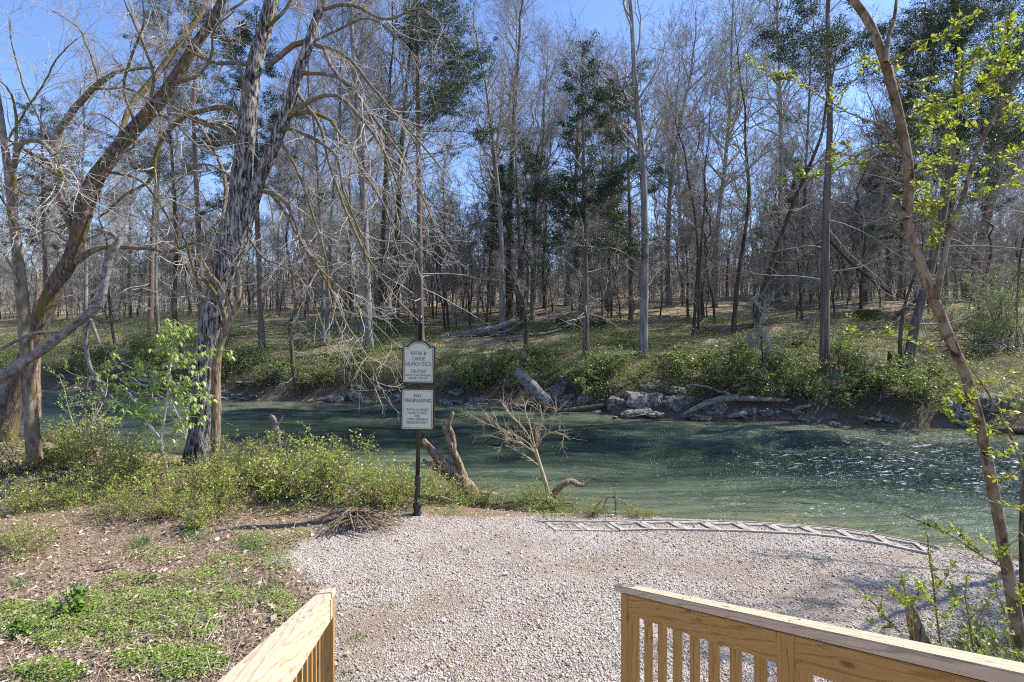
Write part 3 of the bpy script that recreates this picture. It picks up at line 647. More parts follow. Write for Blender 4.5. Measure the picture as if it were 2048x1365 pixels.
tag(obj('brushwood', gst.mesh('brushwood', None, True), M['twig_far']), 'thin bare stems standing in the undergrowth of the far bank', 'brushwood', None, 'stuff')

# single shrubs on the far bank
def shrub_proto(name, label, cat, h, wd, seed, leafm, nl, L0, W0, stems=14, stemm='log', tone=0., feather=False, group=None):
    rng = np.random.default_rng(seed); o = thing(name, label, cat, (0, 0, 0), group); g = Geo(); gl = Geo()
    st = np.zeros((stems, 6, 3)); d = norm(np.stack([rng.normal(0, .55 * wd / h, stems), rng.normal(0, .55 * wd / h, stems), np.ones(stems)], 1))
    ll = h * rng.uniform(.6, 1.05, stems); st[:, 0] = np.stack([rng.normal(0, .1 * wd, stems), rng.normal(0, .1 * wd, stems), np.full(stems, -.08)], 1)
    for k in range(1, 6):
        d = norm(d + rng.normal(0, .16, (stems, 3))); st[:, k] = st[:, k - 1] + d * (ll / 5)[:, None]
    sr = np.full((stems, 6), .009 * h) * np.linspace(1, .3, 6)
    g.tubes(st, sr, 4)
    b1, r1 = grow(st, sr, stems * 9, 5, (.15, 1), .8, h * .34, .3, .03, .2, .6, rng, rmin=.0025)
    b2, r2 = grow(b1, r1, stems * 22, 4, (.2, 1), .8, h * .14, .2, .03, .2, .7, rng, rmin=.0018)
    g.tubes(b1, r1, 3); g.tubes(b2, r2, 3)
    cand = np.concatenate([b2[:, 1:].reshape(-1, 3), b1[:, 1:].reshape(-1, 3)]); dirs = np.concatenate([(b2[:, 1:] - b2[:, :-1]).reshape(-1, 3), (b1[:, 1:] - b1[:, :-1]).reshape(-1, 3)])
    k = rng.integers(0, len(cand), nl)
    gl.leaves(cand[k] + rng.normal(0, .012 * h, (nl, 3)), norm(norm(dirs[k]) + .9 * rng.normal(size=(nl, 3))), norm(np.array([0, 0, 1.]) + .6 * rng.normal(size=(nl, 3))),
              L0 * rng.uniform(.6, 1.3, nl), W0 * rng.uniform(.6, 1.3, nl), np.where((rng.random(nl) < .05) | (np.sin(cand[k][:, 0] * 9 / h) * np.sin(cand[k][:, 1] * 8 / h + 1) * np.sin(cand[k][:, 2] * 7 / h) > .58), .95 if leafm == 'shrub_leaf' else .5, np.clip(rng.normal(.4 + tone, .2, nl), 0, .82)))
    obj('stems', g.mesh('stems', None, True), M[stemm], o); obj('foliage', gl.mesh('foliage'), M[leafm], o)
    return o
def place(o, x, y, rz=0, s_=1.0, sink=.03):
    p = ray(x, y); o.location = (p[0], p[1], p[2] - sink); o.rotation_euler.z = rz; o.scale = (s_,) * 3 if np.isscalar(s_) else s_; return o
fs = shrub_proto('shrub', 'leafy green shrub at the foot of the stout cedar', 'shrub', 1.5, 1.5, 201, 'under_leaf', 3600, .075, .045, tone=.12)
place(fs, 1690, 745, 0, 1.0)
for i, (x, y, s_, lb) in enumerate([
        (1175, 770, 1.15, 'blue-green shrub above the tilted slab of rock'), (1215, 755, 1.2, 'rounded green shrub right of the tilted rock slab'), (1000, 760, 1.2, 'yellowish green shrub left of the leaning broken log'),
        (935, 775, 1.1, 'green shrub at the water edge right of the lower sign'), (1080, 730, 1.2, 'green shrub behind the leaning broken log'), (1370, 755, 1.3, 'large green shrub over the long row of boulders'),
        (1450, 765, 1.2, 'green shrub above the crooked drift log'), (1570, 775, 1.2, 'dark green shrub at the far end of the drift log'), (1620, 800, .9, 'low green shrub near the last small boulders'),
        (1750, 790, 1.1, 'dark shrub over the flat wet stones'), (1830, 800, 1.2, 'bushy dark shrub left of the near leafy trunk'), (1500, 740, 1.1, 'bright green shrub on the bank left of the thin sapling'),
        (700, 740, 1.1, 'dark green shrub at the foot of the pale straight trunk'), (560, 760, 1.1, 'green shrub beside the curved slim trunk'), (470, 740, 1.0, 'green shrub right of the double-trunk tree on the far bank'),
        (300, 735, 1.3, 'green shrub seen behind the buckeye sapling'), (200, 725, 1.3, 'green shrub on the far bank under the bent trunk'), (640, 770, .9, 'low dark shrub at the waterline left of the sign')]):
    p = ray(x, y); dup(fs, (p[0], p[1], p[2] - .05), i * 1.7, (s_ * .95, s_ * .95, s_ * (.62 + .12 * (i % 4))), lb)
fe = shrub_proto('evergreen_shrub', 'feathery pale green evergreen bush right of the leafy trunk', 'shrub', 3.6, 2.6, 205, 'under_leaf', 6000, .09, .03, 16, tone=.22)
place(fe, 1960, 690, 0, .7)
for i, (x, y, s_, lb) in enumerate([(1890, 680, .8, 'feathery evergreen bush behind the near leafy trunk'), (2030, 700, 1.05, 'feathery evergreen bush at the picture edge'), (1790, 655, .55, 'small feathery bush beside the flat ledge rock'),
        (1990, 640, .9, 'feathery bush below the broad brown trunk'), (280, 690, .7, 'tall light green thicket behind the bent trunk'), (440, 690, .6, 'light green thicket behind the double-trunk tree'), (160, 695, .75, 'light green thicket behind the thin blotched trunk')]):
    p = ray(x, y); dup(fe, (p[0], p[1], p[2] - .05), i * 2.1 + .5, s_ * .75, lb)

# ------------------------------------------------------------------ rocks and logs of the far shore
def rock_mesh(seed, sx, sy, sz, sub=3):
    bm = bmesh.new(); bmesh.ops.create_icosphere(bm, subdivisions=sub, radius=1); rg = random.Random(seed); o = Vector((rg.random() * 50, rg.random() * 50, rg.random() * 50))
    planes = [(Vector((rg.gauss(0, 1), rg.gauss(0, 1), rg.gauss(0, .5))).normalized(), rg.uniform(.5, .8)) for _ in range(7)] + [(Vector((rg.gauss(0, .15), rg.gauss(-.2, .15), 1)).normalized(), rg.uniform(.45, .62))]
    for v in bm.verts:
        c = v.co.copy()
        for nr, dd in planes:
            e = c.dot(nr) - dd
            if e > 0: c -= nr * e * .9
        c *= 1 + .22 * mnoise.noise(v.co * 1.6 + o) + .1 * mnoise.noise(v.co * 4 + o)
        v.co = Vector((c.x * sx, c.y * sy, c.z * sz))
    me = bpy.data.meshes.new('rock'); bm.to_mesh(me); bm.free()
    for p in me.polygons: p.use_smooth = False
    return me
RK = [(1111, 786, 58, 34, 'tilted grey slab leaning on the boulder heap'), (1138, 795, 32, 16, 'flat oval stone in the boulder heap'), (1171, 801, 30, 32, 'blocky boulder at the heap end by the dark log'),
      (1125, 806, 24, 22, 'rounded stone below the flat oval stone'), (1148, 811, 30, 15, 'wedge stone at the front of the boulder heap'), (1130, 758, 34, 18, 'grey boulder perched above the boulder heap'),
      (1232, 807, 34, 30, 'pale boulder with dry roots caught on it'), (1283, 800, 80, 38, 'widest pale boulder of the long row'), (1270, 826, 54, 19, 'low flat stone in front of the widest boulder'),
      (1313, 830, 34, 12, 'low thin slab at the water in front of the boulder row'), (1352, 807, 66, 34, 'second wide pale boulder of the long row'), (1296, 777, 32, 20, 'small boulder on top of the widest boulder'),
      (1354, 780, 34, 18, 'small boulder behind the second wide boulder'), (1435, 815, 48, 30, 'boulder under the crooked end of the drift log'), (1502, 823, 30, 21, 'roundish boulder below the middle of the drift log'),
      (1529, 827, 21, 17, 'small stone between two boulders below the drift log'), (1548, 827, 28, 19, 'boulder below the far end of the drift log'), (1588, 826, 26, 11, 'flat stone at the end of the boulder row'),
      (1659, 833, 26, 13, 'lone wet stone right of the boulder row'), (1739, 841, 44, 18, 'flat wet stone at the dark waterline'), (1780, 839, 50, 17, 'long flat stone next to the flat wet stone'),
      (1900, 816, 30, 34, 'upright dark rock left of the leafy trunk'), (1990, 806, 78, 40, 'big sloping rock behind the leafy trunk'), (1926, 834, 36, 34, 'dark rock just behind the leafy trunk'),
      (450, 786, 22, 15, 'small rock at the shore right of the double-trunk tree'), (476, 791, 30, 11, 'flat rock at the shore right of the double-trunk tree'), (711, 795, 30, 22, 'grey boulder at the waterline left of the lower sign'),
      (673, 799, 32, 18, 'dark boulder left of the grey one by the lower sign'), (790, 794, 32, 16, 'rock at the waterline close left of the lower sign'), (889, 806, 28, 13, 'first low stone right of the lower sign'),
      (918, 806, 24, 11, 'second low stone right of the lower sign'), (951, 802, 32, 16, 'third, larger stone right of the lower sign'), (640, 800, 40, 10, 'long flat rock by the curved slim trunk'),
      (300, 762, 60, 22, 'grey rock slab on the shore behind the buckeye sapling'), (350, 768, 40, 16, 'small rock beside the slab behind the buckeye sapling'), (1395, 835, 30, 10, 'low stone at the water between the boulder row and log')]
for i, (x, y, w_, h_, lb) in enumerate(RK):
    p = ray(x, y + h_ * .45); Z = p[1]; rw = w_ * .66 * Z / F; rh = h_ * .66 * Z / F
    o = obj('boulder', rock_mesh(300 + i, rw, max(rw * .6, .25), rh), M['rock']); c = P(x, y, Z + max(rw * .3, .1)); o.location = tuple(c); o.rotation_euler = (0, R(random.Random(i).uniform(-8, 8)), 0)
    if i == 0: o.rotation_euler = (0, R(-22), 0)
    tag(o, lb, 'rock')
for i, (x, y, w_, h_, lb) in enumerate([(1160, 644, 96, 44, 'dark mossy rock ledge under dead branches behind the central cedar'), (1742, 630, 52, 28, 'flat-topped dark ledge rock on the upper bank'), (1600, 688, 62, 15, 'low mossy rock shelf left of the stout cedar'),
                                     (1785, 722, 26, 42, 'bright mossy stump-like rock left of the dark leaning cedar'), (1250, 668, 60, 22, 'mossy rock right of the central cedar foot'), (610, 690, 60, 26, 'dark mossy rock left of the twin-stemmed tree'), (460, 715, 50, 24, 'mossy rock on the bank right of the double-trunk tree')]):
    p = ray(x, y + h_ * .4); Z = p[1]; o = obj('boulder', rock_mesh(380 + i, w_ * .55 * Z / F, w_ * .4 * Z / F, h_ * .62 * Z / F), M['rock_moss']); o.location = tuple(P(x, y, Z + .2)); tag(o, lb, 'rock')
# small stones of the shore (repeated)
stone = rock_mesh(399, .17, .14, .08, 3); rng = np.random.default_rng(17)
for i in range(70):
    X = rng.uniform(-20, 14); Z = float(np.interp(X, FX, FY)) + rng.normal(.05, .3)
    o = obj('shore_stone', stone, M['rock']); o.location = (X, Z, max(h1(X, Z), WZ - .02) + .02); s_ = rng.uniform(.5, 1.9); o.scale = (s_ * rng.uniform(.9, 2.2), s_, s_ * rng.uniform(.5, 1.1)); o.rotation_euler = (rng.normal(0, .2), rng.normal(0, .2), rng.uniform(0, 6))
    tag(o, 'small grey stone lying along the far waterline', 'stone', 'small stones along the far waterline')

def log(name, label, path, m_='log', dZ=0.0, Z=None, sides=10, cat='log', lift=0.0, extra=()):
    x, y = max(((p[0], p[1]) for p in path), key=lambda q: q[1]); z0 = (ray(x, y)[1] if Z is None else Z) - .05
    rng = np.random.default_rng(int(x * 7 + y)); g = Geo()
    for pth in (path,) + tuple(extra):
        pts, rad = pix_path(pth, z0, z0 + dZ, 12); rad = rad * rng.uniform(.9, 1.1, 12); g.tubes(pts, rad, sides, cap=True, rough=.08, rng=rng, rnd=.5)
    b0 = P(x, y, z0); me = g.mesh(name, b0, True); o = obj(name, me, M[m_]); o.location = tuple(b0); return tag(o, label, cat)
log('fallen_log', 'thick broken grey log leaning up from the boulder heap', [(1033, 743, 10), (1052, 762, 12), (1078, 790, 13), (1102, 814, 11)], dZ=-.4)
log('fallen_log', 'long pale drift log with crooked end lying over the boulder row', [(1592, 802, 4), (1520, 799, 6), (1460, 797, 7), (1420, 804, 6), (1390, 818, 5), (1362, 832, 3)], dZ=-.3)
log('fallen_log', 'thin pale branch lying above the crooked drift log', [(1372, 770, 2.2), (1410, 773, 2.5), (1440, 784, 2.5), (1470, 792, 2)])
log('fallen_log', 'low dark log at the water right of the leaning broken log', [(1092, 826, 4), (1140, 822, 6), (1200, 813, 5), (1225, 810, 3)], 'log_dark')
log('fallen_log', 'grey log lying across the green slope behind the sign', [(868, 676, 4), (910, 670, 7), (960, 663, 7), (1000, 654, 6), (1030, 640, 4)], extra=([(960, 664, 4), (1010, 664, 3), (1046, 642, 2)],))
log('fallen_log', 'short grey log behind the pale straight trunk', [(664, 660, 6), (700, 662, 8), (740, 660, 8), (785, 658, 7)])
log('fallen_log', 'long thin fallen trunk right of the stout cedar', [(1624, 680, 5), (1680, 664, 5), (1740, 656, 4), (1790, 655, 3)])
log('fallen_log', 'dark limb rising from the ledge rock toward the leaning cedar', [(1738, 660, 4), (1780, 640, 5), (1815, 615, 5), (1840, 595, 4)], 'log_dark')
log('fallen_log', 'slanting dead pole leaning from the stout cedar down to the bank', [(1655, 476, 3), (1700, 524, 4), (1745, 560, 4), (1785, 590, 3)], 'log_dark', Z=ray(1780, 640)[1])
log('fallen_log', 'dark log in the water at the right picture edge', [(1962, 858, 6), (2010, 860, 9), (2080, 864, 10)], 'log_dark')
log('fallen_log', 'pale weathered log far back on the forest floor', [(620, 625, 4), (680, 618, 5), (730, 612, 4)], 'dead')
g = Geo(); rng = np.random.default_rng(71); bb = P(1160, 636, ray(1160, 660)[1] - .4)
pts = np.zeros((46, 5, 3)); pts[:, 0] = bb + rng.normal(0, 1, (46, 3)) * [.9, .4, .12]; d = norm(np.stack([rng.normal(0, 1, 46), rng.normal(0, .5, 46), rng.normal(.1, .25, 46)], 1))
for k in range(1, 5): d = norm(d + rng.normal(0, .2, (46, 3))); pts[:, k] = pts[:, k - 1] + d * .28
g.tubes(pts, np.full((46, 5), .016) * np.linspace(1, .3, 5), 4)
o = obj('brush_pile', g.mesh('brush_pile', bb, True), M['log']); o.location = tuple(bb); tag(o, 'heap of pale dead branches on the dark mossy ledge', 'brush pile')
# ------------------------------------------------------------------ near trees on the left bank
def near_tree(name, label, trunks, limbs, Z, barkm, seed, twn=(9, 26, 46), twl=(1.5, .6, .26), up=-.01, limbm='limb', twm='twig', base=None, trunk_sides=28, flare=True, dz=1.2, extra_parts=()):
    """trunks / limbs: photo-pixel outlines (x, y, half width); twigs are grown on the limbs"""
    rng = np.random.default_rng(seed); b0 = ray(*base) if base is not None else P(trunks[0][0][0], trunks[0][0][1], Z)
    o = thing(name, label, 'tree', b0)
    g = Geo(); tps = []
    for tk in trunks:
        pts, rad = pix_path(tk, Z, Z, 44)
        g.tubes(pts, rad, trunk_sides, rough=.045, rng=rng, rnd=.5); tps.append((pts, rad))
    obj('trunk', g.mesh('trunk', b0, True), M[barkm], o)
    LPs, LRs = [], []; g = Geo()
    for lb in limbs:
        z1 = rng.uniform(-dz, dz); pts, rad = pix_path(lb, Z, Z + z1, 18)
        pts = pts + np.cumsum(rng.normal(0, .008, pts.shape), 0)
        LPs.append(pts); LRs.append(rad); g.tubes(pts, rad, 9, rough=.06, rng=rng)
    LPs = np.array(LPs); LRs = np.array(LRs)
    obj('limbs', g.mesh('limbs', b0, True), M[limbm], o)
    g = Geo(); n = len(limbs)
    a, ar = grow(LPs, LRs, n * twn[0], 8, (.12, 1), .75, twl[0], .35, up, .2, .45, rng, rmin=.0045, rmax=.013)
    b_, br = grow(np.concatenate([a]), ar, n * twn[1], 6, (.15, 1), .75, twl[1], .2, up, .24, .6, rng, rmin=.0032, rmax=.008)
    c, cr = grow(np.concatenate([b_]), br, n * twn[2], 4, (.1, 1), .75, twl[2], .1, up, .25, .7, rng, rmin=.0026)
    g.tubes(a, ar, 5); g.tubes(b_, br, 4); g.tubes(c, cr, 3)
    obj('twigs', g.mesh('twigs', b0, True), M[twm], o)
    return o, b0, (a, b_, c)

ZB = ray(402, 925)[1]
near_tree('double_trunk_tree', 'big furrowed grey tree splitting into two tall stems on the near left bank', [
    [(398, 945, 38.2), (402, 925, 33.2), (406, 890, 29.9), (408, 850, 28.2), (415, 740, 27.4), (425, 660, 27.4), (440, 580, 25.7), (452, 520, 24.9), (463, 470, 22.4), (474, 420, 19.9), (482, 370, 20.9), (491, 290, 19.0), (500, 200, 18.1), (512, 120, 16.1), (530, 60, 15.2), (545, 0, 14.2), (562, -80, 13.3), (590, -220, 11.4), (610, -420, 6.6)],
    [(428, 640, 13.3), (452, 560, 15.8), (476, 490, 16.6), (497, 430, 14.9), (517, 366, 14.7), (540, 310, 13.8), (560, 260, 12.8), (576, 220, 12.3), (592, 160, 11.4), (610, 110, 10.4), (628, 55, 9.5), (646, 0, 9), (672, -80, 8.5), (705, -220, 5.7), (725, -330, 3.8)],
    [(372, 950, 16), (380, 905, 13), (390, 850, 10), (398, 790, 6)]],
    [[(536, 132, 6), (543, 129, 6), (564, 108, 6), (590, 88, 6), (612, 82, 6), (634, 91, 5), (649, 100, 4.5), (664, 141, 4), (687, 164, 3.6), (716, 193, 3.2), (737, 223, 3), (766, 264, 2.6), (800, 308, 2.3), (840, 380, 1.8), (872, 460, 1)],
     [(572, 238, 5), (605, 211, 4.5), (649, 190, 4), (678, 192, 3.6), (708, 217, 3.2), (737, 252, 3), (770, 300, 2.6), (800, 370, 2), (826, 460, 1.2), (835, 540, .8)],
     [(570, 232, 5.5), (611, 224, 5), (658, 237, 4.4), (675, 261, 4), (693, 281, 3.6), (711, 311, 3.2), (728, 346, 2.8), (752, 381, 2.4), (775, 430, 2), (795, 510, 1.2)],
     [(536, 255, 5), (588, 261, 4.4), (629, 281, 4), (658, 300, 3.4), (675, 319, 3), (680, 350, 2.6), (692, 400, 2.2), (722, 470, 1.6), (735, 540, 1)],
     [(515, 378, 5), (564, 393, 4.4), (592, 440, 3.6), (606, 490, 3.2), (640, 540, 2.8), (690, 590, 2.2), (740, 640, 1.8), (790, 690, 1)],
     [(597, 144, 4.5), (649, 145, 4), (681, 155, 3.6), (702, 170, 3.2), (740, 230, 2.6), (772, 310, 2), (790, 400, 1.4), (800, 470, 1)],
     [(500, 200, 4), (497, 193, 4), (482, 144, 3.4), (459, 88, 3), (441, 56, 2.4), (425, 30, 1.6)],
     [(505, 118, 5), (494, 130, 5), (462, 128, 4.4), (430, 130, 4), (404, 120, 3.4), (380, 108, 2.6), (350, 90, 1.6)],
     [(487, 330, 6), (480, 300, 5.4), (470, 270, 4.6), (450, 252, 4), (420, 244, 3.4), (385, 230, 2.6), (350, 222, 1.6)],
     [(500, 245, 5), (465, 214, 6), (430, 215, 6), (396, 223, 5.6), (363, 238, 5.4), (330, 271, 5), (311, 311, 4.4), (304, 359, 4), (253, 388, 3.4), (220, 418, 2.8), (196, 436, 1.8)],
     [(478, 300, 5), (469, 282, 5), (440, 256, 5), (399, 238, 5), (366, 220, 4), (330, 200, 2.6), (300, 190, 1.6)],
     [(446, 500, 4), (442, 465, 4), (449, 366, 4), (432, 315, 4), (407, 264, 3.4), (392, 242, 2.8), (370, 200, 1.8)],
     [(440, 660, 5), (452, 634, 5), (436, 600, 4.4), (425, 579, 4.2), (409, 564, 4), (392, 556, 3.4), (380, 520, 2.8), (372, 480, 2.2), (350, 440, 1.4)],
     [(520, 360, 4), (548, 395, 3.6), (572, 432, 3.2), (600, 480, 2.8), (650, 560, 2.6), (690, 640, 2.2), (722, 690, 2), (748, 735, 1.6), (760, 775, 1)],
     [(640, 90, 4), (690, 110, 3.4), (740, 170, 3), (790, 230, 2.4), (850, 300, 1.8), (900, 360, 1)],
     [(590, 180, 4), (640, 250, 3.4), (660, 330, 3), (690, 420, 2.6), (740, 520, 2.2), (800, 600, 1.6), (850, 650, 1)],
     [(560, 280, 3.6), (600, 350, 3), (625, 430, 2.6), (650, 520, 2.2), (660, 600, 1.8), (700, 690, 1.4), (750, 730, .9)],
     [(500, 480, 3), (530, 520, 2.6), (560, 530, 2.2), (600, 560, 1.8), (640, 640, 1.4), (660, 700, .8)],
     [(530, 60, 4), (575, 20, 3.4), (600, -30, 2.6), (640, -90, 1.6)],
     [(615, 90, 3), (680, 60, 2.6), (740, 40, 2), (800, 80, 1.4), (850, 140, .9)],
     [(640, 20, 4), (700, 10, 3.4), (770, 40, 2.6), (840, 20, 1.8), (890, 60, 1)],
     [(480, 380, 3), (440, 340, 2.6), (400, 330, 2.2), (360, 360, 1.8), (330, 400, 1.2)]],
    ZB, 'bark_furrow', 501, twn=(8, 32, 85), twl=(1.5, .65, .26), up=-.02, base=(402, 925))
def stem_thing(name, label, cat, path, Z, m_, sides=14, seed=1, rough=.07, extra=(), base=None):
    rng = np.random.default_rng(seed); g = Geo(); b0 = P(path[0][0], path[0][1], Z)
    for pth in (path,) + tuple(extra):
        pts, rad = pix_path(pth, Z, Z, 30); g.tubes(pts, rad, sides, cap=True, rough=rough, rng=rng, rnd=.5)
    o = obj(name, g.mesh(name, b0, True), M[m_]); o.location = tuple(b0); return tag(o, label, cat)
stem_thing('dead_sapling', 'bare tan dead stem standing tight against the double-trunk tree', 'dead tree', [(430, 935, 11), (431, 900, 10), (433, 820, 9.5), (433, 740, 9), (437, 705, 9), (448, 668, 8), (466, 632, 7), (477, 600, 6), (479, 570, 5), (474, 540, 4), (466, 510, 3)], ZB - .55, 'dead',
           extra=([(465, 634, 6), (455, 600, 5), (438, 570, 5), (418, 545, 4), (405, 520, 2)],))
ZL = 9.9
near_tree('leaning_tree', 'dark brown tree leaning far to the right across the upper left', [
    [(8, 880, 28.8), (18, 830, 25.6), (35, 780, 24.0), (58, 710, 22.4), (80, 645, 20.8), (112, 570, 20.0), (143, 515, 18.4), (160, 460, 17.6), (172, 410, 20.2), (190, 360, 19.3), (215, 325, 17.5), (250, 280, 16.6), (290, 235, 15.6), (325, 195, 14.7), (355, 150, 12.9), (385, 100, 11.0), (418, 50, 9.7), (445, 0, 8.3), (480, -80, 7.4), (520, -200, 4.6)]],
    [[(228, 300, 6.3), (245, 265, 7), (252, 235, 7), (268, 200, 7), (300, 165, 7), (325, 135, 6.3), (360, 85, 6.3), (395, 40, 6.3), (430, -10, 5.6), (480, -90, 3.5)],
     [(150, 470, 9), (122, 400, 9), (116, 350, 9), (109, 305, 9), (116, 268, 8.5), (140, 235, 8), (168, 200, 7.5), (195, 175, 7), (232, 150, 5), (270, 142, 3.6), (310, 138, 2.4)],
     [(150, 525, 8), (170, 512, 8), (200, 497, 6), (250, 495, 5), (300, 498, 4.4), (345, 505, 4), (385, 490, 3), (420, 470, 2.4), (445, 440, 1.5)],
     [(120, 360, 5), (100, 322, 5), (70, 305, 5), (40, 285, 4.4), (20, 270, 3)],
     [(180, 182, 3.6), (220, 178, 3), (260, 182, 2.6), (300, 205, 2), (330, 215, 1.2)],
     [(190, 360, 3), (235, 315, 3), (270, 290, 2.6), (240, 255, 2), (200, 225, 1.6), (170, 230, 1)],
     [(270, 250, 4), (250, 180, 3.4), (262, 120, 3), (285, 60, 2.4), (290, 10, 2), (280, -40, 1.2)],
     [(300, 220, 4), (310, 150, 3.2), (290, 90, 2.6), (270, 40, 2), (250, 0, 1.2)],
     [(345, 170, 4), (400, 150, 3.4), (430, 110, 3), (430, 60, 2.2), (470, 20, 1.4)],
     [(385, 100, 4), (420, 60, 3.4), (450, 30, 3), (490, 0, 2.4), (520, -40, 1.4)],
     [(200, 345, 4), (240, 350, 3.4), (290, 370, 3), (340, 440, 2.4), (360, 500, 1.8), (372, 540, 1.2)],
     [(170, 420, 3), (120, 380, 2.8), (70, 400, 2.4), (30, 380, 2), (-10, 400, 1.2)],
     [(150, 500, 3), (100, 460, 2.6), (60, 470, 2.2), (20, 440, 1.6)],
     [(300, 225, 3.4), (350, 250, 3), (400, 300, 2.4), (440, 320, 1.6)],
     [(112, 300, 3), (80, 240, 2.6), (50, 180, 2.2), (30, 110, 1.8), (20, 40, 1.2)],
     [(200, 170, 3), (180, 100, 2.4), (150, 50, 2), (100, 20, 1.4)]],
    ZL, 'bark_dark', 502, twn=(10, 42, 105), twl=(1.5, .6, .26), up=.0, base=(12, 870))
near_tree('slender_tree', 'thin blotched brown trunk standing upright at the far left bank', [
    [(70, 920, 17.6), (67, 890, 16.8), (62, 830, 16.0), (55, 740, 15.6), (50, 650, 14.4), (44, 590, 13.6), (37, 520, 12.0), (28, 450, 10.8), (22, 390, 10.4), (12, 310, 8.8), (2, 240, 7.2), (-10, 160, 6.4), (-30, 60, 4.8)]],
    [[(30, 410, 7), (24, 350, 7), (30, 310, 7), (45, 285, 6), (80, 292, 6), (100, 315, 5.4), (112, 340, 5), (120, 370, 4)],
     [(30, 320, 4), (28, 250, 3.4), (20, 200, 3), (2, 170, 2.2), (-20, 150, 1.5)],
     [(36, 480, 4), (15, 420, 3.4), (-10, 380, 2.4), (-30, 360, 1.5)],
     [(48, 600, 3), (30, 540, 2.6), (5, 500, 2.2), (-30, 480, 1.4)],
     [(25, 370, 3), (60, 350, 2.6), (100, 380, 2.2), (150, 370, 1.6), (190, 390, 1)],
     [(10, 290, 3), (50, 220, 2.6), (90, 170, 2.2), (120, 110, 1.6), (150, 80, 1)]],
    8.9, 'bark_thin', 503, twn=(10, 42, 105), up=.0, base=(68, 905))
stem_thing('bent_trunk', 'pale broken trunk bent in a sharp elbow, lying across the thin trunk', 'fallen trunk',
           [(-70, 805, 16.4), (0, 757, 14.8), (50, 722, 13.3), (100, 690, 11.7), (150, 650, 10.9), (185, 622, 10.1), (203, 605, 10.1), (208, 575, 9.4), (214, 540, 9.4), (219, 508, 9.4), (232, 494, 9.4), (238, 484, 7.8), (228, 470, 6.2), (205, 462, 4.7), (190, 460, 3.1)], 8.55, 'log', 16, 5,
           extra=([(178, 635, 5), (171, 665, 5), (173, 700, 4.5), (182, 738, 4), (196, 762, 3.5), (206, 790, 3), (212, 822, 2)], [(182, 640, 4), (192, 668, 3.4), (200, 690, 3), (185, 705, 1.6)], [(176, 730, 2), (176, 760, 1.5), (172, 785, 1)], [(0, 700, 4), (40, 678, 4.5), (70, 668, 4.5), (110, 664, 3.5), (150, 665, 2)]))
stem_thing('broken_snag', 'short orange-brown split stub standing between the two left trunks', 'snag', [(72, 840, 12), (70, 740, 12), (70, 660, 12), (76, 600, 9), (76, 560, 5), (73, 538, 1.5)], 10.3, 'dead', 12, 8)

# ------------------------------------------------------------------ buckeye sapling
def palmate(g, pos, rng, s, r):
    n = len(pos)
    for k in range(5):
        a = rng.uniform(0, 6.28, n) if k == 0 else a + 1.2566 + rng.normal(0, .15, n)
        d = np.stack([np.cos(a) * .62, np.sin(a) * .62, -.75 + rng.normal(0, .2, n)], 1)
        nr = np.stack([np.cos(a) * .75, np.sin(a) * .75, np.full(n, .62)], 1) + rng.normal(0, .1, (n, 3))
        g.leaves(pos, d, nr, s * rng.uniform(.7, 1.15, n), s * .31 * rng.uniform(.8, 1.2, n), np.clip(r + rng.normal(0, .12, n), 0, 1), .2)
def leafy_sapling(name, label, stems, Z, m_, leafm, seed, fn, cat='sapling', base=None):
    rng = np.random.default_rng(seed); g = Geo(); gl = Geo(); b0 = P(stems[0][0][0], stems[0][0][1], Z); o = thing(name, label, cat, b0)
    for k, st in enumerate(stems):
        z1 = 0 if k == 0 else rng.uniform(-.35, .35)
        pts, rad = pix_path(st, Z + (0 if k == 0 else rng.uniform(-.03, .03)), Z + z1, 16)
        g.tubes(pts, rad, 7, rnd=.5); fn(gl, g, pts, rad, rng, k)
    obj('stem', g.mesh('stem', b0, True), M[m_], o); obj('foliage', gl.mesh('foliage', b0), M[leafm], o); return o
ZS_ = ray(337, 968)[1]
def buck_leaves(gl, g, pts, rad, rng, k):
    if k == 0: t = np.array([.72, .8, .88, .94, 1.0])
    else: t = np.linspace(.35, 1, 7)
    i = (t * 15).astype(int); tip = pts[i] + rng.normal(0, .09, (len(i), 3))
    for p, q in zip(pts[i], tip): g.tubes(np.array([p, (p + q) / 2 + [0, 0, .02], q]), np.array([.005, .004, .003]), 4)
    for s_ in range(3): palmate(gl, tip + rng.normal(0, .075, tip.shape) + [0, 0, .02], rng, .125, rng.uniform(.25, .95, len(tip)))
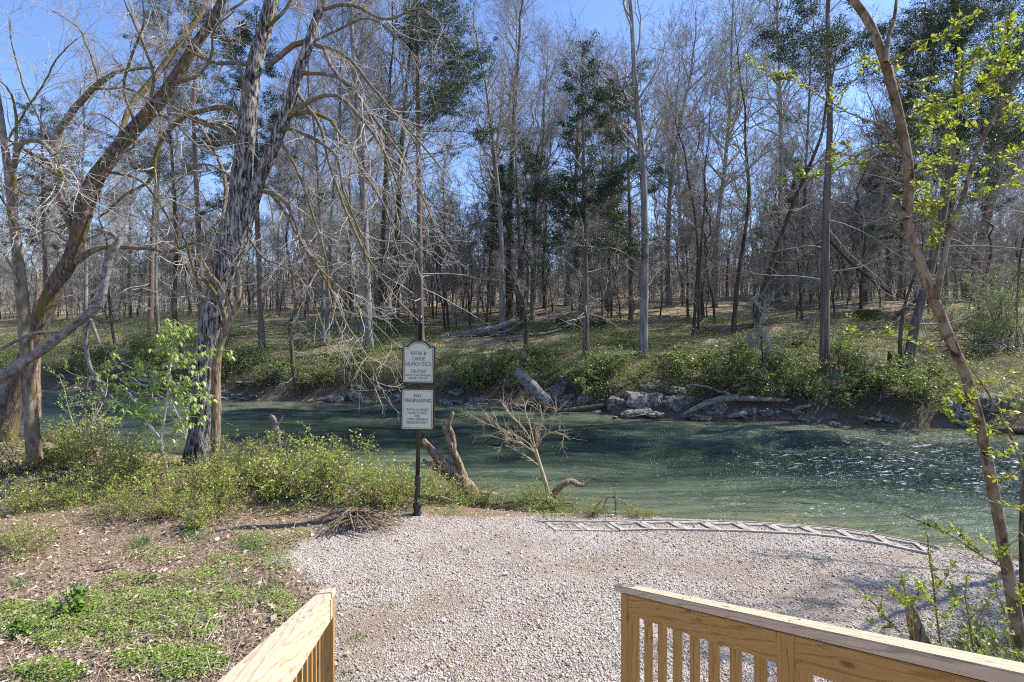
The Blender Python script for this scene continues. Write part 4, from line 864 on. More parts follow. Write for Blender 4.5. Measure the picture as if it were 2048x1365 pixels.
leafy_sapling('buckeye_sapling', 'leafy sapling with fresh drooping light green leaf fans left of the double trunk', [
    [(338, 970, 3.5), (330, 920, 3.2), (321, 885, 3.1), (328, 840, 2.7), (335, 790, 2.2), (340, 740, 2), (345, 690, 1.4), (350, 640, 1.1)],
    [(322, 888, 2.1), (300, 850, 1.8), (270, 820, 1.7), (240, 806, 1.4), (212, 800, 0.98)], [(321, 885, 2.1), (290, 840, 1.8), (262, 790, 1.5), (225, 770, 1.3), (150, 750, 0.98), (128, 738, 0.7)],
    [(330, 850, 2.1), (360, 840, 1.7), (390, 826, 1.4), (402, 822, 0.84)], [(333, 800, 1.7), (300, 780, 1.4), (270, 760, 1.1), (240, 738, 0.84), (215, 700, 0.7)], [(336, 790, 1.5), (365, 775, 1.4), (400, 750, 1.1), (418, 735, 0.84)],
    [(330, 840, 1.5), (300, 815, 1.4), (270, 802, 1.1), (255, 790, 0.7)], [(340, 740, 1.4), (320, 745, 1.1), (285, 740, 0.98), (265, 738, 0.7)], [(341, 735, 1.4), (355, 718, 1.1), (372, 705, 0.84)], [(344, 700, 1.1), (330, 690, 0.84), (322, 680, 0.7)],
    [(338, 760, 1.4), (375, 790, 1.1), (400, 795, 0.84), (410, 790, 0.63)], [(346, 680, 0.98), (360, 670, 0.84), (372, 655, 0.7)], [(333, 810, 1.4), (305, 795, 1.3), (310, 770, 0.84), (300, 750, 0.7)], [(322, 880, 1.4), (310, 865, 1.3), (300, 890, 0.84), (290, 900, 0.7)],
    [(336, 780, 1.4), (290, 770, 1.1), (250, 765, 0.98), (232, 750, 0.7)], [(342, 725, 1.1), (385, 720, 0.98), (418, 705, 0.84), (432, 700, 0.63)]], ZS_, 'twig', 'buckeye_leaf', 511, buck_leaves)

# ------------------------------------------------------------------ near bank shrubs
sh = [shrub_proto('bank_shrub', '-', 'shrub', 1.05, 1.2, s, 'shrub_leaf', 3500, .035, .022, 24, 'dead', t, group='shrubs along the near bank') for s, t in [(221, .0), (222, .06), (223, -.02)]]
first = set()
for i, (x, y, s_, lb) in enumerate([
        (500, 968, .95, 'yellow-green shrub just right of the double-trunk foot'), (565, 985, 1.05, 'broad green shrub between the double trunk and the sign, its left half'), (615, 990, 1.15, 'broad green shrub between the double trunk and the sign, the tallest'), (672, 1000, .95, 'green shrub at the right end of the clump left of the sign'),
        (745, 1010, .72, 'smaller open shrub close left of the sign foot'), (790, 1012, .8, 'shrub just behind the sign foot on its left'), (870, 1008, .62, 'straggly shrub behind the sign foot on its right'), (955, 1012, .55, 'low shrub under the driftwood stump'),
        (1060, 1018, .5, 'low green shrub at the foot of the bare yellow bush'), (1115, 1020, .38, 'small shrub by the curled root'), (1195, 1030, .3, 'tiny shrub at the gravel edge'), (1270, 1034, .22, 'last tiny tuft-like shrub at the end of the gravel edge'), (1300, 1034, .16, 'tiny sprig shrub at the water'),
        (120, 930, .95, 'shrub with brown dead leaves right of the thin trunk foot'), (185, 945, .95, 'shrub left of the buckeye sapling foot'), (250, 955, .9, 'shrub behind the buckeye sapling foot'), (300, 985, .85, 'shrub right in front of the buckeye sapling foot'),
        (375, 990, .75, 'low spreading shrub in front of the double-trunk foot'), (440, 1000, .7, 'low spreading shrub on the mound right of the double trunk'), (20, 950, 1.0, 'shrub in the left corner of the bank under the thin trunk'), (40, 1105, .5, 'brown-leaved low shrub at the left picture edge'),
        (330, 1040, .6, 'low leafy shrub on the slope toward the path'), (420, 1040, .55, 'low leafy shrub on the slope, nearest the gravel'), (240, 1030, .5, 'low shrub among the dead leaves under the sapling'), (150, 1010, .6, 'low shrub among dead leaves left of the sapling'), (60, 1020, .6, 'low shrub among dead leaves near the left edge')]):
    pr_ = sh[i % 3]; p = ray(x, y); loc = (p[0], p[1], p[2] - .03)
    sc3 = (s_ * 1.1, s_ * 1.1, s_)
    if id(pr_) not in first: first.add(id(pr_)); pr_.location = loc; pr_.rotation_euler.z = i * 1.3; pr_.scale = sc3; pr_['label'] = lb
    else: dup(pr_, loc, i * 1.3, sc3, lb)
young = shrub_proto('young_shrub', 'thin upright green sapling bush at the water behind the thin left trunk', 'shrub', 1.8, .8, 231, 'shrub_leaf', 1500, .04, .024, 4, 'twig', .0)
place(young, 150, 905, .5)
dup(young, ray(380, 905), 2.2, .95, 'thin upright sapling bush just left of the double-trunk foot')

# ------------------------------------------------------------------ bare yellow bush, driftwood, roots, stick pile
rng = np.random.default_rng(521); bz = ray(1098, 1005)[1]; bb = P(1098, 1005, bz)
o = thing('bare_bush', 'bare straw-coloured bush leaning left over the water edge', 'bush', bb); g = Geo()
pts, rad = pix_path([(1100, 1008, 5), (1092, 970, 4.2), (1080, 930, 3.6), (1070, 895, 3)], bz, bz, 12); g.tubes(pts, rad, 8)
obj('trunk', g.mesh('trunk', bb, True), M['straw'], o); g = Geo()
lp, lr = [], []
for q in ([(1078, 925, 3), (1060, 890, 2.4), (1030, 870, 2), (990, 855, 1.6), (940, 830, 1)], [(1072, 900, 3), (1075, 870, 2.6), (1085, 845, 2), (1080, 810, 1.2)], [(1072, 905, 2.6), (1050, 860, 2.2), (1020, 830, 1.8), (1000, 800, 1)], [(1072, 898, 2.4), (1090, 870, 2), (1115, 865, 1.6), (1140, 880, 1)],
          [(1070, 895, 2.4), (1060, 850, 2), (1050, 820, 1.6), (1055, 800, 1)], [(1075, 910, 2), (1040, 885, 1.8), (1010, 880, 1.4), (975, 870, 1)], [(1072, 900, 2.4), (1082, 850, 2), (1110, 830, 1.4), (1112, 800, 1)], [(1082, 935, 2), (1055, 915, 1.6), (1030, 900, 1.2), (1010, 890, .9)]):
    p_, r_ = pix_path([(x_, y_, w_ * .55) for x_, y_, w_ in q], bz, bz + rng.uniform(-.5, .5), 10); lp.append(p_); lr.append(r_)
lp, lr = np.array(lp), np.array(lr); g.tubes(lp, lr, 5)
a, ar = grow(lp, lr, 100, 6, (.15, 1), .65, .42, .2, .04, .2, .6, rng, rmin=.003); b_, br = grow(a, ar, 420, 4, (.2, 1), .65, .2, .1, .03, .22, .7, rng, rmin=.0022)
g.tubes(a, ar, 4); g.tubes(b_, br, 3); obj('twigs', g.mesh('twigs', bb, True), M['straw'], o)
dz_ = ray(935, 990)[1]
stem_thing('driftwood_stump', 'split orange-brown driftwood stump with upright prongs right of the sign', 'driftwood', [(960, 1012, 12), (940, 985, 15), (915, 955, 14), (890, 930, 10), (865, 903, 7), (845, 880, 5)], dz_, 'dead', 16, 9, .2,
           extra=([(935, 980, 10), (922, 940, 8), (910, 910, 7), (898, 880, 6), (890, 855, 5), (893, 848, 4)], [(908, 900, 5), (905, 870, 4.5), (898, 850, 4), (905, 828, 3.5), (905, 824, 2)], [(925, 975, 8), (895, 955, 6), (870, 935, 4.5), (846, 920, 2.5)], [(950, 985, 5), (985, 990, 5), (1010, 1000, 4), (1040, 1010, 2)], [(955, 1000, 4), (985, 1005, 4), (1005, 1008, 2)], [(918, 960, 3), (905, 935, 2.5), (890, 925, 1.5)], [(880, 925, 3), (865, 925, 2), (845, 928, 1)], [(930, 975, 5), (932, 955, 4), (928, 940, 1.5)]))
rz_ = ray(1110, 1010)[1]
stem_thing('curled_root', 'dark curled root arching over the water edge right of the bare bush', 'root', [(1104, 1012, 6), (1108, 990, 7), (1122, 972, 6.5), (1142, 963, 6), (1158, 970, 5), (1170, 968, 3.4), (1180, 960, 2), (1190, 952, 1)], rz_, 'dead', 10, 10)
stem_thing('root_stub', 'short broken root stub beside the curled root', 'root', [(1092, 1000, 8), (1112, 1008, 9), (1128, 1018, 7), (1140, 1022, 4)], rz_ - .1, 'dead', 10, 11, .15)
stem_thing('hooked_snag', 'small hooked grey snag poking out of the shrubs over the water', 'snag', [(563, 935, 5), (560, 900, 4), (556, 868, 4), (548, 838, 4.5), (540, 833, 3.5), (548, 850, 2.5), (545, 862, 1.5)], 9.4, 'log', 8, 12, extra=([(556, 850, 2.5), (562, 840, 2), (566, 832, 1)],))
stem_thing('fallen_branch', 'pale fallen branch lying behind the sign foot', 'branch', [(745, 1001, 3), (775, 994, 4), (805, 988, 4.5), (830, 986, 3.5), (845, 985, 2)], ray(790, 1003)[1], 'dead', 8, 13)
stem_thing('fallen_branch', 'forked pale branch on the litter right of the sign foot', 'branch', [(840, 1000, 2.5), (860, 1006, 3), (882, 995, 2.5), (905, 1003, 2)], ray(870, 1012)[1], 'dead', 8, 14, extra=([(880, 998, 2), (900, 1010, 2), (915, 1016, 1)],))
stem_thing('fallen_branch', 'thin dry twig arching above the gravel edge near the water', 'branch', [(1206, 1020, 1.6), (1216, 995, 1.5), (1235, 998, 1.3), (1255, 1010, 1.2), (1275, 1025, 1)], ray(1220, 1032)[1], 'dead', 6, 15, extra=([(1232, 1030, 2.5), (1231, 1000, 2), (1230, 975, 1)], [(1185, 1030, 2.5), (1195, 1010, 2), (1205, 1000, 1.2)]))
stem_thing('fallen_branch', 'dark fallen branch on the leaf litter at the far left', 'branch', [(70, 965, 5), (110, 955, 5), (150, 950, 4.5), (190, 962, 3), (215, 968, 1.6)], ray(140, 968)[1], 'log_dark', 8, 16)
stem_thing('fallen_branch', 'straight brown stick lying on the bare soil of the left bank', 'branch', [(168, 1146, 2.5), (200, 1140, 3), (235, 1134, 2.2)], ray(200, 1144)[1], 'dead', 6, 17)
p0 = ray(712, 1056); rng = np.random.default_rng(531); n = 130; g = Geo()
az = rng.uniform(0, 6.28, n); ln = rng.uniform(.25, .62, n); r0 = rng.uniform(0, .1, n)
pts = np.zeros((n, 5, 3)); crown_ = p0 + np.stack([rng.normal(-.03, .06, n), rng.normal(0, .05, n), rng.uniform(.1, .26, n)], 1); end = p0 + np.stack([np.cos(az) * ln * 1.1, np.sin(az) * ln * .8, rng.uniform(.0, .05, n)], 1)
for k in range(5): pts[:, k] = crown_ + (end - crown_) * k / 4 + rng.normal(0, .012, (n, 3)) + np.array([0, 0, .05]) * math.sin(k / 4 * 3.1)
g.tubes(pts, rng.uniform(.0045, .011, n)[:, None] * np.linspace(1, .55, 5), 5, cap=True)
o = obj('stick_pile', g.mesh('stick_pile', p0, True), M['dead']); o.location = tuple(p0); tag(o, 'heap of cut brown sticks fanned out on the gravel left of the sign', 'stick pile')

# ------------------------------------------------------------------ the sign post
sz = ray(834, 1030)[1]; sb = ray(834, 1030); u_ = sz / F
post = thing('sign_post', 'black metal post carrying two cream signs with green lettering at the gravel edge', 'sign', sb)
def lathe(prof, seg=20):
    g = Geo(); a = np.linspace(0, 2 * np.pi, seg, endpoint=False); p = np.array(prof); n = len(p)
    v = np.stack([p[:, 0, None] * np.cos(a), p[:, 0, None] * np.sin(a), p[:, 1, None] * np.ones(seg)], -1)
    i = (np.arange(n - 1) * seg)[:, None]; j = np.arange(seg)[None]; j2 = (j + 1) % seg
    g.add(v, np.stack([i + j, i + j2, i + seg + j2, i + seg + j], -1).reshape(-1, 4), np.zeros((n - 1) * seg)); return g
tilt = R(1.0)
hp = (1030 - 645) * u_
pole = obj('pole', lathe([(0, .5), (.031, .5), (.031, 1.6), (.031, hp - .02), (.036, hp - .02), (.036, hp), (0, hp)]).mesh('pole', None, True), M['iron'], post)
fin = obj('finial', lathe([(0, hp - .001), (.03, hp), (.034, hp + .012), (.02, hp + .025), (.03, hp + .045), (.032, hp + .06), (.022, hp + .08), (.01, hp + .1), (0, hp + .106)]).mesh('finial', None, True), M['iron'], post)
bs = obj('pedestal', lathe([(0, -.04), (.095, -.04), (.095, .0), (.085, .03), (.066, .05), (.07, .075), (.09, .11), (.094, .14), (.08, .17), (.06, .185), (.056, .2), (.056, .42), (.052, .43), (.062, .445), (.07, .465), (.062, .485), (.05, .5), (.052, .51), (.066, .53), (.066, .55), (.045, .57), (.044, .58), (.0, .581)], 24).mesh('pedestal', None, True), M['iron'], post)
for k in range(0): pass
def round_rect(w_, h_, r, n=6):
    pts = []
    for cx, cy, a0 in ((w_ / 2 - r, h_ / 2 - r, 0), (-w_ / 2 + r, h_ / 2 - r, 90), (-w_ / 2 + r, -h_ / 2 + r, 180), (w_ / 2 - r, -h_ / 2 + r, 270)):
        for k in range(n + 1): a = R(a0 + 90 * k / n); pts.append((cx + r * math.cos(a), cy + r * math.sin(a)))
    return pts
def arch_shape(w_, h_, r, aw, ah, off=0.0):
    """rounded plate with a raised segment arch on top; h_ without the arch; off insets"""
    hw, hh = w_ / 2 - off, h_ / 2 - off; r = max(r - off, .004); pts = []
    for k in range(7): a = R(0 + 90 * k / 6); pts.append((hw - r + r * math.cos(a), hh - r + r * math.sin(a)))
    ha = aw / 2 - off * .7; rr = (ha * ha + ah * ah) / (2 * ah); th = math.asin(ha / rr)
    for k in range(17): a = th - 2 * th * k / 16; pts.append((rr * math.sin(a), hh + ah - rr + rr * math.cos(a)))
    for k in range(7): a = R(90 + 90 * k / 6); pts.append((-hw + r + r * math.cos(a), hh - r + r * math.sin(a)))
    for k in range(7): a = R(180 + 90 * k / 6); pts.append((-hw + r + r * math.cos(a), -hh + r + r * math.sin(a)))
    for k in range(7): a = R(270 + 90 * k / 6); pts.append((hw - r + r * math.cos(a), -hh + r + r * math.sin(a)))
    return pts
def plate(pts, y0, y1):
    bm = bmesh.new(); a = [bm.verts.new((x, y0, z)) for x, z in pts]; b_ = [bm.verts.new((x, y1, z)) for x, z in pts]; n = len(pts)
    bm.faces.new(a); bm.faces.new(b_[::-1])
    for i in range(n): bm.faces.new((a[i], b_[i], b_[(i + 1) % n], a[(i + 1) % n]))
    bmesh.ops.recalc_face_normals(bm, faces=bm.faces); me = bpy.data.meshes.new('plate'); bm.to_mesh(me); bm.free(); return me
def ring_plate(po, pi_, y0, y1):
    bm = bmesh.new(); n = len(po)
    A = [[bm.verts.new((x, y, z)) for x, z in p] for y in (y0, y1) for p in (po, pi_)]
    for i in range(n):
        j = (i + 1) % n
        bm.faces.new((A[0][i], A[0][j], A[1][j], A[1][i])); bm.faces.new((A[2][i], A[3][i], A[3][j], A[2][j]))
        bm.faces.new((A[0][i], A[2][i], A[2][j], A[0][j])); bm.faces.new((A[1][i], A[1][j], A[3][j], A[3][i]))
    bmesh.ops.recalc_face_normals(bm, faces=bm.faces); me = bpy.data.meshes.new('border'); bm.to_mesh(me); bm.free(); return me
def lettering(parent, rows, y, extra=None):
    """rows: (text, centre z, cap height, max width)"""
    for txt, zc, ch, wd, bold in rows:
        bm = bmesh.new()
        cu = bpy.data.curves.new('t', 'FONT'); cu.body = txt; cu.align_x = 'CENTER'; cu.align_y = 'CENTER'; cu.size = 1; cu.extrude = 0; cu.offset = bold
        ob_ = bpy.data.objects.new('t', cu); COL.objects.link(ob_); bpy.context.view_layer.update()
        ev = ob_.evaluated_get(bpy.context.evaluated_depsgraph_get()); me = bpy.data.meshes.new_from_object(ev)
        xs = [v.co.x for v in me.vertices]; ys = [v.co.y for v in me.vertices]
        x0, x1, y0_, y1_ = min(xs), max(xs), min(ys), max(ys); sx = wd / (x1 - x0); sy = ch / (y1_ - y0_)
        me.transform(Matrix(((sx, 0, 0, -sx * (x0 + x1) / 2), (0, 0, 0, y), (0, sy, 0, zc - sy * (y0_ + y1_) / 2), (0, 0, 0, 1))))
        bm.from_mesh(me); bpy.data.objects.remove(ob_); bpy.data.meshes.remove(me); bpy.data.curves.remove(cu)
        me = bpy.data.meshes.new('lettering'); bm.to_mesh(me); bm.free(); obj('lettering', me, M['green_ink'], parent)
    if extra:
        bm = bmesh.new(); extra(bm); me = bpy.data.meshes.new('scroll_ornament'); bm.to_mesh(me); bm.free(); obj('scroll_ornament', me, M['green_ink'], parent)
def panel(name, label, cz, outer, inner, b_out, b_in, rows, xoff, bolts, extra=None):
    f = obj(name, plate(outer, -.062, -.034), M['frame'], post); f['label'] = label; f.location = (xoff, 0, cz)
    obj('face', plate(inner, -.066, -.0619), M['cream'], f); obj('border', ring_plate(b_out, b_in, -.0685, -.0662), M['green_ink'], f)
    lettering(f, rows, -.0676, extra)
    for bx, bz_ in bolts:
        g = lathe([(0, -.004), (.006, -.004), (.006, .003), (0, .005)], 10); me = g.mesh('bolt'); me.transform(Matrix.Rotation(R(90), 4, 'X')); b_ = obj('bolt', me, M['bolt'], f); b_.location = (bx, -.0675, bz_)
    return f
wU = 65 * u_; hU = (767 - 692) * u_; ah = 11.5 * u_; aw = 46 * u_
zU = (1030 - (767 + 692) / 2) * u_; zL = (1030 - (776 + 859.5) / 2) * u_; wL = 67 * u_; hL = 83.5 * u_
def flourish(bm):
    for sx in (-1, 1):
        for (cx, cz, rr, a0, a1) in ((.02, .0, .018, 0, 200), (.047, -.004, .014, -20, 200), (.068, -.012, .009, 0, 240), (.01, .012, .012, 20, 180)):
            pv = None
            for k in range(9):
                a = R(a0 + (a1 - a0) * k / 8); p = (sx * (cx + rr * math.cos(a)), hU / 2 + ah * .42 + cz + rr * .6 * math.sin(a)); q = (sx * (cx + (rr - .005) * math.cos(a)), hU / 2 + ah * .42 + cz + (rr - .005) * .6 * math.sin(a))
                cur = (bm.verts.new((p[0], -.0676, p[1])), bm.verts.new((q[0], -.0676, q[1])))
                if pv: bm.faces.new((pv[0], cur[0], cur[1], pv[1]))
                pv = cur
k_ = u_
pan1 = panel('sign_panel', 'arched cream sign panel with the launch deck caution', zU, arch_shape(wU, hU, .035, aw, ah), arch_shape(wU, hU, .035, aw, ah, .022), arch_shape(wU, hU, .035, aw, ah, .033), arch_shape(wU, hU, .035, aw, ah, .039),
      [('KAYAK &', 23.2 * k_, 7.6 * k_, 30 * k_, .004), ('CANOE', 12.2 * k_, 7.2 * k_, 26 * k_, .004), ('LAUNCH DECK', 2.0 * k_, 7.6 * k_, 53 * k_, .004), ('CAUTION', -12.6 * k_, 6.6 * k_, 31 * k_, .008), ('USE AT YOUR OWN RISK', -20.6 * k_, 4.2 * k_, 50 * k_, .012), ('SLIPPERY SURFACE', -26.6 * k_, 4.2 * k_, 38 * k_, .012)],
      (838.5 - 834 + 0) * k_ - zU * math.sin(tilt), [(0, -31.5 * k_)], flourish)
pan2 = panel('sign_panel', 'rectangular cream sign panel reading no trespassing', zL, round_rect(wL, hL, .035), round_rect(wL - .044, hL - .044, .022), round_rect(wL - .066, hL - .066, .015), round_rect(wL - .078, hL - .078, .011),
      [('NO', 27.2 * k_, 7.0 * k_, 13.5 * k_, .012), ('TRESPASSING', 17.6 * k_, 7.4 * k_, 53 * k_, .012), ('KAYAK & CANOE', -.3 * k_, 4.9 * k_, 41.5 * k_, .006), ('LAUNCH DECK', -6.8 * k_, 4.9 * k_, 38 * k_, .006), ('FOR', -13.2 * k_, 4.9 * k_, 10.5 * k_, .006), ('RIVER LANDING', -19.5 * k_, 4.9 * k_, 41 * k_, .006), ('RESIDENTS ONLY', -26.0 * k_, 4.9 * k_, 42 * k_, .006)],
      (836.5 - 834) * k_ - zL * math.sin(tilt), [(0, 36.5 * k_), (0, -34 * k_)])
for pn, cz in ((pan1, zU), (pan2, zL)):
    me = plate(round_rect(.09, .045, .008), -.034, -.018); b_ = obj('bracket', me, M['iron'], pn); b_.location = (-pn.location.x, 0, .2 * hU)
    b2_ = b_.copy(); COL.objects.link(b2_); b2_.location.z = -.25 * hU
post.rotation_euler = (0, tilt, 0); bs.scale = (.7, .7, 1)

# ------------------------------------------------------------------ stair railings
uh = np.array([-.2425, .970]); rh = np.array([.970, .2425]); slope = -.4075
ang = math.atan(slope); yaw = math.atan2(uh[1], uh[0]) - math.pi / 2
def board(name, parent, x0, x1, y0, y1, z0, z1, m_, bev=.003, shear=0.0):
    """box in the rail's frame, own origin at its middle; shear tilts only top and bottom ends"""
    c = ((x0 + x1) / 2, (y0 + y1) / 2, (z0 + z1) / 2); bm = bmesh.new(); bmesh.ops.create_cube(bm, size=1)
    for v in bm.verts:
        top = v.co.z > 0
        v.co = Vector((v.co.x * (x1 - x0), v.co.y * (y1 - y0), v.co.z * (z1 - z0)))
        if top and shear: v.co.z += v.co.y * shear
    bmesh.ops.bevel(bm, geom=bm.edges[:], offset=bev, segments=2, affect='EDGES'); me = bpy.data.meshes.new(name)
    if (z1 - z0) > (y1 - y0): bmesh.ops.rotate(bm, verts=bm.verts, matrix=Matrix.Rotation(R(90), 3, 'X'))
    bm.to_mesh(me); bm.free(); o = obj(name, me, m_, parent); o.location = c
    if (z1 - z0) > (y1 - y0): o.rotation_euler.x = R(-90)
    return o
def screws(root, ys, zt):
    for y in ys:
        for x in (.022, .067):
            g = lathe([(0, -.003), (.0045, -.003), (.0045, .0012), (0, .0012)], 8); o = obj('screw', g.mesh('screw'), M['iron'], root); o.rotation_euler.x = ang; o.location = (x, y, zt + slope * -y * -1 + .0005)
def railing(label, corner, inner, sp=1.35, rm='wood'):
    """corner: outer-left top corner of the lower cap end; inner: +1 when the stair side is on the rail's left"""
    root = thing('stair_railing', label, 'railing', (corner[0], corner[1], 0)); root.rotation_euler.z = yaw; zt = corner[2]
    cs = math.cos(ang); Lc = sp * 2 + .35; cap = obj('cap', None or bpy.data.meshes.new('cap'), None, root); bm = bmesh.new(); bmesh.ops.create_cube(bm, size=1)
    for v in bm.verts: v.co = Vector((v.co.x * .089, v.co.y * Lc / cs, v.co.z * .038))
    bmesh.ops.bevel(bm, geom=bm.edges[:], offset=.004, segments=2, affect='EDGES'); bm.to_mesh(cap.data); bm.free(); cap.data.materials.append(M['wood_cap'])
    cap.rotation_euler.x = ang; cap.location = (.0445, -Lc / 2, zt - slope * Lc / 2 * 1 - .019 / cs)
    zc = lambda y: zt + slope * y - .041 / cs                # underside of the cap
    ps = [-.10, -.10 - sp, -.10 - 2 * sp]
    for y in ps: board('post', root, 0, .089, y - .089, y, -.25, zc(y - .0445), M['wood'], .003, slope)
    for a_, b_ in zip(ps[:-1], ps[1:]):
        y1, y0 = a_ - .089, b_; ym = (y0 + y1) / 2; ln_ = (y1 - y0) / cs + .03
        xi = (.004, .042) if inner > 0 else (.047, .085)
        for zo, hgt_ in ((-.001, .125), (-.95, .089)):
            bm = bmesh.new(); bmesh.ops.create_cube(bm, size=1)
            for v in bm.verts: v.co = Vector((v.co.x * .038, v.co.y * ln_, v.co.z * hgt_ * cs))
            bmesh.ops.bevel(bm, geom=bm.edges[:], offset=.003, segments=2, affect='EDGES'); me = bpy.data.meshes.new('rail'); bm.to_mesh(me); bm.free()
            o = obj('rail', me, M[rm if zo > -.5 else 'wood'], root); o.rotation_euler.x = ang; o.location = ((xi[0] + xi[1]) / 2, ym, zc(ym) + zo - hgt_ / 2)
        xb = (.0425, .0805) if inner > 0 else (.0085, .0465)
        n = round(8 * sp / 1.35)
        for k in range(1, n):
            y = y1 - (y1 - y0) * k / n; board('baluster', root, xb[0], xb[1], y - .019, y + .019, zc(y) - 1.03, zc(y) - .006, M['wood'], .002, slope)
    screws(root, [q - .0445 for q in ps[:2]] + [-.1 - sp * .5], zt)
    return root
railing('right wooden stair railing with tan pine balusters, sloping down toward the gravel', (.677, 3.40, H - 1.76), 1)
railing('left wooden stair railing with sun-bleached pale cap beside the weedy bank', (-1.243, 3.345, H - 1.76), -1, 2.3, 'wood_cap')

# ------------------------------------------------------------------ grid pavers and edging
eA = [(1075, 1050), (1100, 1050), (1200, 1052), (1300, 1052.5), (1400, 1054), (1500, 1057), (1600, 1062), (1650, 1066), (1700, 1072), (1760, 1082), (1810, 1092), (1850, 1101), (1880, 1110)]
EP = smooth_path(np.array([P(e[0], e[1], 2.87 * F / (e[1] - HY)) for e in eA]), 140)
EP[:, 2] = hgt(EP[:, 0], EP[:, 1])
dl = np.concatenate([[0], np.cumsum(np.linalg.norm(np.diff(EP[:, :2], axis=0), axis=1))])
def eat(s_): return np.array([np.interp(s_, dl, EP[:, k]) for k in range(3)])
g = Geo(); tn = norm(np.gradient(EP[:, :2], axis=0)); nn = np.stack([tn[:, 1], -tn[:, 0]], 1)
nn = np.where((nn[:, 1:2] > 0), -nn, nn)         # toward the camera side
q = np.concatenate([EP[:, :2], (EP[:, 2:3] + .018)], 1); g.tubes(q, np.full(len(q), .014), 8, cap=True, rnd=.5)
tag(obj('landscape_edging', g.mesh('landscape_edging', None, True), M['paver']), 'thin grey edging strip curving along the water side of the gravel', 'edging')
pw = .435; s0 = .12
def bar(bm, a, b_, w_, z0, z1):
    a = Vector((a[0], a[1], 0)); b_ = Vector((b_[0], b_[1], 0)); d = (b_ - a).normalized(); sd = Vector((d.y, -d.x, 0)) * w_ / 2
    vs = [bm.verts.new(p + Vector((0, 0, z))) for z in (z0, z1) for p in (a + sd, b_ + sd, b_ - sd, a - sd)]
    for f in ((0, 1, 2, 3), (7, 6, 5, 4), (0, 4, 5, 1), (1, 5, 6, 2), (2, 6, 7, 3), (3, 7, 4, 0)): bm.faces.new([vs[i] for i in f])
LBP = ['first hollow paver of the edging row, half buried in gravel at its left end', 'hollow paver second from the left end of the edging row'] + ['hollow grey paver filled with gravel in the curved edging row'] * 9 + ['second last hollow paver of the edging row, partly buried', 'last hollow paver at the right end of the edging row, mostly buried']
for i in range(13):
    a = eat(s0 + i * pw); b_ = eat(s0 + (i + 1) * pw - .012); 
    if s0 + (i + 1) * pw > dl[-1]: break
    d = norm((b_ - a)[None, :2])[0]; nrm_ = np.array([d[1], -d[0]]); nrm_ = -nrm_ if nrm_[1] > 0 else nrm_
    ln_ = np.linalg.norm(b_ - a); bm = bmesh.new(); z1 = .016 if 1 < i < 11 else .006; dpt = .3; sk = .1
    loc = lambda x, y: (d[0] * x + nrm_[0] * y, d[1] * x + nrm_[1] * y)
    bar(bm, loc(0, .055), loc(ln_, .055), .03, -.05, z1); bar(bm, loc(0 + sk, dpt), loc(ln_ + sk, dpt), .035, -.05, z1 + .0)
    bar(bm, loc(.03, .071), loc(.03 + sk, dpt - .019), .06, -.05, z1 - .002); bar(bm, loc(ln_ - .03, .071), loc(ln_ - .03 + sk, dpt - .019), .05, -.05, z1 - .002)
    bar(bm, loc(.1, .085), loc(ln_ - .1, .085), .02, -.05, z1 - .004)
    
    for v in bm.verts: v.co.z += float(hgt(a[0] + v.co.x, a[1] + v.co.y)) - a[2] + .004
    me = bpy.data.meshes.new('grid_paver'); bmesh.ops.recalc_face_normals(bm, faces=bm.faces); bm.to_mesh(me); bm.free()
    o = obj('grid_paver', me, M['paver']); o.location = (a[0], a[1], a[2] + .004); tag(o, LBP[i], 'paver', 'hollow pavers of the curved edging row')

# ------------------------------------------------------------------ near right: leafy leaning tree, saplings, stump
ZR = 4.05
def spring(gl, g, pts, rad, rng, k, dens=26, s=.046, spread=.035):
    if k < 2 and k == 0: return
    ln_ = np.linalg.norm(np.diff(pts, axis=0), axis=1).sum(); n = int(ln_ * dens) + 3
    t = rng.uniform(.15, 1, n) * (len(pts) - 1); i = np.minimum(t.astype(int), len(pts) - 2); c = pts[i] + (pts[i + 1] - pts[i]) * (t - i)[:, None]
    dd = norm(pts[i + 1] - pts[i])
    for q in range(4):
        d = norm(.6 * dd + rng.normal(size=(n, 3)) * [1, 1, .6] + [0, 0, .35])
        gl.leaves(c + rng.normal(0, spread * .25, (n, 3)), d, norm(rng.normal(size=(n, 3)) * .6 + [0, 0, 1]), s * rng.uniform(.5, 1.2, n), s * .5 * rng.uniform(.7, 1.2, n), np.clip(rng.normal(.5, .25, n), 0, 1), .18)
